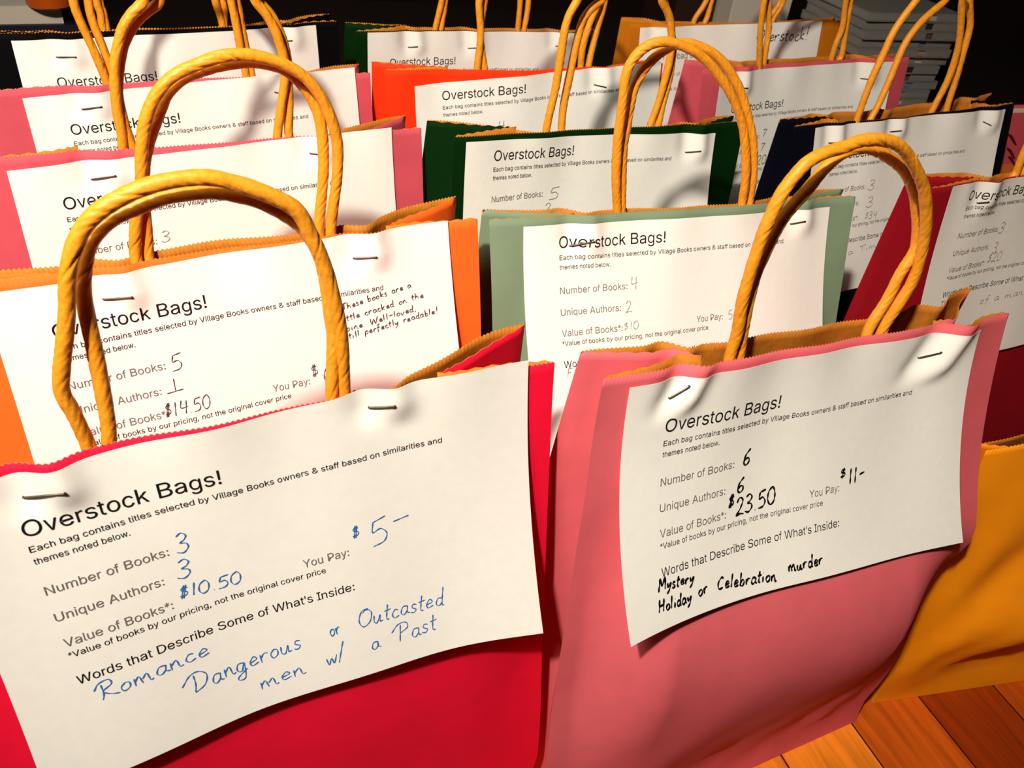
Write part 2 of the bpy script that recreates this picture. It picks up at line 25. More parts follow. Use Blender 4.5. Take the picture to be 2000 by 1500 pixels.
'M': {'col': 'navy', 'foot': [0.3356, 0.6258], 'yaw': 0.5418, 'lean': 0.26, 'roll': 0.0012, 'Ls': 0.3233, 'K': [0.0042, 0.0011, -0.0054, 0.0025, 0.0036], 'xl': -0.1316, 'xr': 0.1224, 'gap': (0.003, 0.0005, 0.004), 'dt': (0.016, 0.016, 0.024), 'db': 0.1, 'seed': 13, 'pleat': [[-0.0854, 0.013, 0.0034, 0.0065, 0.12], [-0.0162, 0.0095, 0.0034, 0.0065, 0.12], [0.0903, 0.0108, 0.0034, 0.0065, 0.12]], 'dent': [], 'H': 0.1362, 'toff': 26.3, 'pen': 'pencil', 'penw': 0.55, 'label': 'navy blue paper bag on the right with kraft lining showing', 'kick': -0.02, 'staple': [[-89.2, 12.8, -82.3, 12.9], [-20.8, 9.7, -12.4, 9.1], [87.2, 9.3, 93.0, 12.3]], 'text': [['3', -40.1, 54.1, -31.5, 54.7, 8.4], ['3', -39.6, 68.3, -30.4, 68.6, 8.5], ['$34', -39.0, 77.6, -24.0, 78.2, 6.0], ['a Time', -53.9, 105.5, -13.1, 103.5, 5.2]], 'handle': [[[-59.4, 86.6, 295.4], [-59.4, 88.9, 308.4], [-58.6, 89.6, 341.2], [-55.0, 90.3, 361.8], [-51.0, 90.9, 380.6], [-39.0, 91.9, 399.8], [-37.0, 91.8, 405.2], [-31.1, 91.9, 410.1], [-22.0, 92.0, 413.3], [-11.9, 92.0, 414.4], [-1.7, 92.0, 413.2], [7.4, 91.9, 409.7], [13.3, 91.8, 404.4], [15.3, 95.0, 398.3], [25.1, 94.7, 379.6], [32.8, 94.3, 360.0], [35.1, 93.8, 335.8], [30.6, 93.3, 308.7], [30.6, 88.3, 294.9]], [[-39.9, 86.3, 295.3], [-39.9, 92.6, 306.7], [-35.0, 94.2, 320.3], [-29.6, 96.7, 342.1], [-24.3, 99.4, 365.5], [-12.6, 101.4, 381.5], [7.7, 103.5, 396.2], [8.7, 103.4, 404.5], [11.9, 104.2, 411.9], [16.6, 104.8, 416.8], [21.9, 105.0, 418.4], [27.2, 104.8, 416.8], [31.9, 104.2, 411.8], [35.0, 103.4, 404.2], [36.0, 104.0, 395.7], [46.2, 102.0, 377.0], [48.1, 99.8, 357.8], [49.9, 97.1, 333.0], [50.8, 94.4, 308.2], [50.8, 86.8, 296.1]]]},
'N': {'col': 'red', 'foot': [0.3805, 0.5545], 'yaw': 0.4971, 'lean': 0.1251, 'roll': -0.0039, 'Ls': 0.3229, 'K': [0.0086, 0.0016, -0.0057, 0.0001, 0.0038], 'xl': -0.127, 'xr': 0.127, 'gap': (0.0005, 0.0005, 0.003), 'dt': (0.02, 0.005, 0.012), 'db': 0.065, 'seed': 14, 'pleat': [[-0.0716, 0.0142, 0.0034, 0.0065, 0.12]], 'dent': [], 'H': 0.1362, 'toff': 12.05, 'pen': 'pencil', 'penw': 0.6, 'label': 'dark red paper bag cut off by the right edge of the photo', 'staple': [[-75.3, 14.7, -68.9, 13.4]], 'text': [['3', -42.7, 40.0, -36.1, 40.0, 7.9], ['3', -42.1, 55.2, -36.8, 54.8, 8.1], ['$20', -44.7, 61.8, -29.4, 61.5, 7.3], ['The', -86.3, 88.9, -76.1, 89.2, 5.6], ['of a man', -39.3, 93.9, 8.0, 92.5, 5.9]], 'handle': [[[-42.1, 46.4, 302.6], [-42.1, 47.1, 319.1], [-40.1, 47.2, 321.5], [-41.8, 47.5, 335.5], [-39.7, 48.2, 368.1], [-33.2, 48.7, 397.0], [-23.5, 49.1, 416.1], [-12.5, 49.2, 422.4], [-1.6, 49.1, 416.1], [8.2, 48.7, 397.0], [14.6, 48.2, 368.1], [16.7, 47.5, 335.5], [15.0, 47.2, 321.5], [17.1, 47.1, 319.1], [17.1, 47.7, 302.5]], [[-32.4, 47.5, 302.5], [-32.4, 48.4, 317.7], [-31.2, 49.2, 324.8], [-31.0, 50.2, 333.6], [-29.3, 53.7, 368.4], [-23.9, 57.1, 399.2], [-15.9, 59.3, 419.7], [-6.8, 60.1, 426.4], [2.3, 59.3, 419.7], [10.3, 57.1, 399.2], [15.7, 53.7, 368.4], [17.4, 50.2, 333.6], [17.6, 49.2, 324.8], [18.8, 48.4, 317.7], [18.8, 48.3, 302.6]]]},
}

# ------------------------------------------------------------------ camera, world, light, exposure
cd = bpy.data.cameras.new('camera')
cam = bpy.data.objects.new('camera', cd)
COL.objects.link(cam)
R_, U_, F_ = Vector(CAM['R']), Vector(CAM['U']), Vector(CAM['fw'])
m = Matrix((R_, U_, -F_)).transposed().to_4x4()
m.translation = Vector(CAM['loc'])
cam.matrix_world = m
cd.sensor_fit = 'HORIZONTAL'
cd.sensor_width = 36.0
cd.lens = CAM['f'] / 2000 * 36.0
cd.clip_start = 0.01
cd.dof.use_dof = True
cd.dof.focus_distance = 0.46
cd.dof.aperture_fstop = cd.lens / 0.9       # 0.9 mm pupil
SC.camera = cam

w = bpy.data.worlds.new('world'); SC.world = w
w.use_nodes = True
bg = w.node_tree.nodes['Background']
bg.inputs[0].default_value = (1.0, 0.72, 0.45, 1)
bg.inputs[1].default_value = 0.002

ld = bpy.data.lights.new('room_lamp', 'SPOT')
ld.energy = 62
ld.color = (1.0, 0.92, 0.79)
ld.shadow_soft_size = 0.022
ld.spot_size = math.radians(88)
ld.spot_blend = 1.0
lamp = bpy.data.objects.new('room_lamp', ld); COL.objects.link(lamp)
lamp.location = (-0.22, -0.20, 1.03)
lamp.rotation_euler = (Vector((-0.03, 0.74, 0.30)) - Vector(lamp.location)).to_track_quat('-Z', 'Y').to_euler()

l2 = bpy.data.lights.new('shaded_lamp', 'SPOT')
l2.energy = 34
l2.color = (1.0, 0.93, 0.82)
l2.shadow_soft_size = 0.16
l2.spot_size = math.radians(60)
l2.spot_blend = 1.0
lamp2 = bpy.data.objects.new('shaded_lamp', l2); COL.objects.link(lamp2)
lamp2.location = (-0.42, -0.26, 1.12)
lamp2.rotation_euler = (Vector((-0.24, 0.46, 0.26)) - Vector(lamp2.location)).to_track_quat('-Z', 'Y').to_euler()

SC.view_settings.view_transform = 'Standard'
SC.view_settings.look = 'None'
SC.view_settings.exposure = 0.0
SC.view_settings.gamma = 1.0
SC.view_settings.use_curve_mapping = False

# ------------------------------------------------------------------ materials
def lin(c):
    return tuple(((v / 255) / 12.92 if v / 255 <= .04045 else ((v / 255 + .055) / 1.055) ** 2.4) for v in c)

def mat(name, rgb, rough=.75, spec=.25, bump=0.0, scale=60, var=0.0):
    m = bpy.data.materials.new(name); m.use_nodes = True
    nt = m.node_tree; b = nt.nodes['Principled BSDF']
    c = lin(rgb) + (1,)
    b.inputs['Base Color'].default_value = c
    b.inputs['Roughness'].default_value = rough
    b.inputs['Specular IOR Level'].default_value = spec
    tc = nt.nodes.new('ShaderNodeTexCoord')
    if var > 0:
        n = nt.nodes.new('ShaderNodeTexNoise'); n.inputs['Scale'].default_value = scale * 3
        n.inputs['Detail'].default_value = 5
        r = nt.nodes.new('ShaderNodeValToRGB')
        r.color_ramp.elements[0].position = .35; r.color_ramp.elements[1].position = .68
        r.color_ramp.elements[0].color = tuple(v * (1 - var) for v in c[:3]) + (1,)
        r.color_ramp.elements[1].color = tuple(min(1, v * (1 + var * .5)) for v in c[:3]) + (1,)
        nt.links.new(tc.outputs['Object'], n.inputs['Vector'])
        nt.links.new(n.outputs['Fac'], r.inputs['Fac'])
        nt.links.new(r.outputs['Color'], b.inputs['Base Color'])
    if bump > 0:
        n2 = nt.nodes.new('ShaderNodeTexNoise'); n2.inputs['Scale'].default_value = scale
        n2.inputs['Detail'].default_value = 4
        bp = nt.nodes.new('ShaderNodeBump'); bp.inputs['Strength'].default_value = bump
        bp.inputs['Distance'].default_value = .002
        nt.links.new(tc.outputs['Object'], n2.inputs['Vector'])
        nt.links.new(n2.outputs['Fac'], bp.inputs['Height'])
        nt.links.new(bp.outputs['Normal'], b.inputs['Normal'])
    return m

RGB = dict(crimson=(244, 10, 54), rose=(222, 98, 106), pink=(200, 78, 90), orange=(250, 104, 30), sage=(116, 136, 108),
           green=(3, 36, 4), black=(3, 3, 4), vermilion=(245, 50, 0), amber=(196, 112, 6), navy=(8, 8, 22),
           red=(146, 4, 22), yellow=(255, 150, 4))
PAPER = {k: mat(k + '_bag_paper', v, .75, .06 if k in ('green', 'black', 'navy') else .22, .12, 22, .05) for k, v in RGB.items()}
KRAFT = mat('kraft_lining', (196, 118, 34), .8, .2, .2, 90, .12)
ROPE = mat('kraft_rope', (230, 146, 30), .5, .4, .35, 160, .12)
NOTE = mat('white_note_paper', (238, 234, 226), .8, .2, .05, 70, .02)
INK = mat('black_print', (18, 16, 15), .6, .2)
GREY = mat('grey_print', (112, 104, 98), .6, .2)
PEN = dict(blue=mat('blue_pen', (44, 112, 184), .5, .3), marker=mat('black_marker', (10, 9, 9), .5, .3), ink=mat('dark_pen', (66, 52, 46), .5, .3),
           pencil=mat('pencil', (150, 142, 134), .5, .3), bluepencil=mat('light_blue_pen', (90, 150, 190), .5, .3))
STEEL = mat('staple_steel', (92, 82, 66), .4, .5)
STEEL.node_tree.nodes['Principled BSDF'].inputs['Metallic'].default_value = .8

def new_obj(name, verts, faces, mats, parent=None, mi=None, smooth=True, sharp=None):
    me = bpy.data.meshes.new(name)
    me.from_pydata([tuple(v) for v in verts], [], faces)
    for x in mats: me.materials.append(x)
    if mi: me.polygons.foreach_set('material_index', mi)
    if smooth: me.polygons.foreach_set('use_smooth', [True] * len(me.polygons))
    me.update()
    if smooth and sharp: me.set_sharp_from_angle(angle=sharp)
    o = bpy.data.objects.new(name, me); COL.objects.link(o)
    if parent: o.parent = parent
    return o

def empty(name, loc, rz, label, cat, group=None):
    o = bpy.data.objects.new(name, None); COL.objects.link(o)
    o.location = loc; o.rotation_euler = (0, 0, rz); o.empty_display_size = .03
    o['label'] = label; o['category'] = cat
    if group: o['group'] = group
    return o

def box_vf(x0, x1, y0, y1, z0, z1, vs, fs):
    k = len(vs)
    vs += [(x0, y0, z0), (x1, y0, z0), (x1, y1, z0), (x0, y1, z0), (x0, y0, z1), (x1, y0, z1), (x1, y1, z1), (x0, y1, z1)]
    fs += [(k, k + 3, k + 2, k + 1), (k + 4, k + 5, k + 6, k + 7), (k, k + 1, k + 5, k + 4), (k + 1, k + 2, k + 6, k + 5), (k + 2, k + 3, k + 7, k + 6), (k + 3, k, k + 4, k + 7)]

def bevel(o, wd, seg=2):
    b = o.modifiers.new('bevel', 'BEVEL'); b.width = wd; b.segments = seg; b.limit_method = 'ANGLE'

# ------------------------------------------------------------------ the room
def wood_floor():
    m = bpy.data.materials.new('wood_planks'); m.use_nodes = True
    nt = m.node_tree; b = nt.nodes['Principled BSDF']; L = nt.links.new
    tc = nt.nodes.new('ShaderNodeTexCoord')
    mp = nt.nodes.new('ShaderNodeMapping')
    mp.inputs['Rotation'].default_value = (0, 0, math.radians(64.5))
    mp.inputs['Location'].default_value = (-.1, -.0115, 0)
    L(tc.outputs['Object'], mp.inputs['Vector'])
    br = nt.nodes.new('ShaderNodeTexBrick')
    br.inputs['Scale'].default_value = 1.0
    br.inputs['Brick Width'].default_value = .43
    br.inputs['Row Height'].default_value = .0635
    br.inputs['Mortar Size'].default_value = .0007
    br.inputs['Mortar Smooth'].default_value = .2
    br.inputs['Bias'].default_value = 0
    br.offset = .1
    br.inputs['Color1'].default_value = (0, 0, 0, 1); br.inputs['Color2'].default_value = (1, 1, 1, 1)
    br.inputs['Mortar'].default_value = (.5, .5, .5, 1)
    L(mp.outputs['Vector'], br.inputs['Vector'])
    ramp = nt.nodes.new('ShaderNodeValToRGB'); e = ramp.color_ramp.elements
    e[0].color = lin((150, 50, 8)) + (1,); e[1].color = lin((255, 150, 38)) + (1,)
    x = ramp.color_ramp.elements.new(.5); x.color = lin((214, 98, 20)) + (1,)
    L(br.outputs['Color'], ramp.inputs['Fac'])
    mp2 = nt.nodes.new('ShaderNodeMapping'); mp2.inputs['Scale'].default_value = (14, 160, 1)
    L(mp.outputs['Vector'], mp2.inputs['Vector'])
    gr = nt.nodes.new('ShaderNodeTexNoise'); gr.inputs['Scale'].default_value = 1.0; gr.inputs['Detail'].default_value = 6
    gr.inputs['Distortion'].default_value = .6
    L(mp2.outputs['Vector'], gr.inputs['Vector'])
    gr2 = nt.nodes.new('ShaderNodeMapRange'); gr2.inputs['From Min'].default_value = .3; gr2.inputs['From Max'].default_value = .7
    gr2.inputs['To Min'].default_value = .75; gr2.inputs['To Max'].default_value = 1.25
    L(gr.outputs['Fac'], gr2.inputs['Value'])
    mx = nt.nodes.new('ShaderNodeMixRGB'); mx.blend_type = 'MULTIPLY'; mx.inputs['Fac'].default_value = 1
    L(ramp.outputs['Color'], mx.inputs['Color1']); L(gr2.outputs['Result'], mx.inputs['Color2'])
    mo = nt.nodes.new('ShaderNodeMixRGB'); mo.inputs['Color2'].default_value = lin((46, 16, 4)) + (1,)
    L(br.outputs['Fac'], mo.inputs['Fac']); L(mx.outputs['Color'], mo.inputs['Color1'])
    L(mo.outputs['Color'], b.inputs['Base Color'])
    b.inputs['Roughness'].default_value = .38
    bp = nt.nodes.new('ShaderNodeBump'); bp.inputs['Strength'].default_value = .25; bp.inputs['Distance'].default_value = .001
    bp.invert = True
    L(br.outputs['Fac'], bp.inputs['Height']); L(bp.outputs['Normal'], b.inputs['Normal'])
    return m

vs, fs = [], []
box_vf(-2.2, 2.2, -1.6, 2.0, -.03, 0, vs, fs)
fl = new_obj('floor', vs, fs, [wood_floor()], smooth=False); fl['kind'] = 'structure'
WALL = mat('dark_brown_wall', (26, 15, 10), .9, .1, .1, 20)
vs, fs = [], []
box_vf(-2.2, 2.2, 2.0, 2.06, -.03, 2.4, vs, fs)
wb = new_obj('wall_back', vs, fs, [WALL], smooth=False); wb['kind'] = 'structure'

# ------------------------------------------------------------------ bags
def sstep(a, b, x):
    t = min(1.0, max(0.0, (x - a) / (b - a)))
    return t * t * (3 - 2 * t)

class Form:
    """Shape of one paper bag in its own frame: x along the front, y into the bag, z up."""
    def __init__(self, p):
        self.p = p
        self.lean = p['lean']; self.roll = p['roll']; self.Ls = p['Ls']; self.K = p['K']
        self.xl, self.xr = p['xl'], p['xr']
        self.sl, self.cl = math.sin(self.lean), math.cos(self.lean)
        self.ph = p['seed'] * 1.7

    def top(self, x):                      # length of the front panel at x, floor to pinked edge
        u = (x - self.xl) / (self.xr - self.xl)
        g = self.p['gap']
        if len(g) == 2: gv = g[0] + (g[1] - g[0]) * u
        else:
            gv = g[0] + (g[1] - g[0]) * u * 2 if u < .5 else g[1] + (g[2] - g[1]) * (u - .5) * 2
        return self.Ls + gv

    def bulge(self, x, h, pf=1.0):         # push out of the flat front plane; pf < 1: the panel itself, below its loose note
        K = [self.K[0] * pf, self.K[1] * pf, self.K[2]]
        u = min(1.15, max(-.15, x / .216 + .5)); v = (self.Ls - h) / .124
        uu = max(0.0, 4 * u * (1 - u)); vf = self.Ls / .124; vb = self.p['H'] / .124
        k1 = K[1] * (u - .5)
        if v <= vb:
            w = max(v, 0.0)
            f = K[0] * w * w + k1 * max(v, -.2) + K[2] * uu
        else:
            q = min(1.0, (v - vb) / (vf - vb)); val = K[0] * vb * vb + k1 * vb + K[2] * uu; sl = (2 * K[0] * vb + k1) * (vf - vb)
            kick = self.p.get('kick', 0)
            f = kick * sstep(0, 1, q) + val * (1 + 2 * q) * (1 - q) ** 2 + sl * q * (1 - q) ** 2 * self.p.get('hw', .6)
        top = math.exp(-max(0.0, self.Ls - h) / .03)
        f += top * (.0011 * math.sin(x * 55 + self.ph) + .0007 * math.sin(x * 131 + 2.3 * self.ph))
        f += .0008 * math.sin(x * 71 + 1.9 * self.ph) * math.sin(h * 16 + self.ph)
        for (sx, st, a, wd, sk) in self.p['pleat']:
            r = self.Ls - h
            if r < st + .012:
                k = sstep(st + .012, st - .002, r)
                xx = x - sx - sk * (r - st)
                f += k * a * (math.exp(-((xx - wd) / wd) ** 2) - .7 * math.exp(-((xx + wd) / wd) ** 2))
        for (dx, dh, a, wx, wh, an) in self.p['dent']:
            c, s = math.cos(an), math.sin(an)
            ex, eh = (x - dx) * c + (h - dh) * s, -(x - dx) * s + (h - dh) * c
            e = (ex / wx) ** 2 + (eh / wh) ** 2
            if e < 9: f += a * math.exp(-e)
        return f

    def panel(self, x, h, n):
        fade = min(1.0, max(0.0, h / self.Ls))
        x2 = x - self.roll * max(h - self.Ls, -self.p.get('rc', .13))
        h2 = h + self.roll * x * fade
        return (x2, h2 * self.sl - n * self.cl, h2 * self.cl + n * self.sl)

    def front(self, x, s):
        h = s * self.top(x)
        fl = 1.0 if 'kick' in self.p else sstep(0, .05, h)
        b = self.bulge(x, h, self.p.get('pf', .8)) * fl
        e = max(x / (self.xr - .004), x / (self.xl + .004))
        kl = .92
        if x > 0 and 'rstiff' in self.p: kl = .15 + .75 * sstep(.9, 1.5, (self.Ls - h) / .124)
        if b > 0: b *= 1 - kl * sstep(.6, 1.0, e) * sstep(0, .08, self.Ls - h) * sstep(0, .15, h)
        return self.panel(x, h, b)

    def depth(self, x):                    # mouth opening at the top
        d = self.p['dt']; u = (x - self.xl) / (self.xr - self.xl)
        a = d[1] + (d[0] - d[1]) * (1 - sstep(0, .32, u))
        return a + (d[2] - d[1]) * sstep(.68, 1, u)

    def back(self, x, s):
        fx, fy, fz = self.front(x, s)
        h = s * self.top(x)
        p0 = self.panel(x, h, 0)
        t = s ** .9
        yt = self.front(x, 1.0)[1] + self.depth(x)
        y = self.p['db'] * (1 - t) + yt * t + .004 * math.sin(math.pi * s)
        y = max(y, fy + .003)
        return (p0[0], y, p0[2] - self.p.get('bd', 0) * s ** 6 * (1 - sstep(.6, .95, (x - self.xl) / (self.xr - self.xl))))

    def sheet(self, x, t, lift=0.0):       # point of the note: x from its middle, t below its upper edge
        K = self.K; u = x / .216 + .5; v = t / .124; h = self.Ls - t
        n = max(self.bulge(x, h), self.bulge(x, h, self.p.get('pf', .8))) + .0012 + lift
        n += max(0.0, K[3]) * max(0, u - .5) ** 2 * 4 * v * v + max(0.0, K[4]) * max(0, .5 - u) ** 2 * 4 * v * v
        n += .0006 * math.sin(u * 9 + self.ph) * v
        return self.panel(x, h, n)

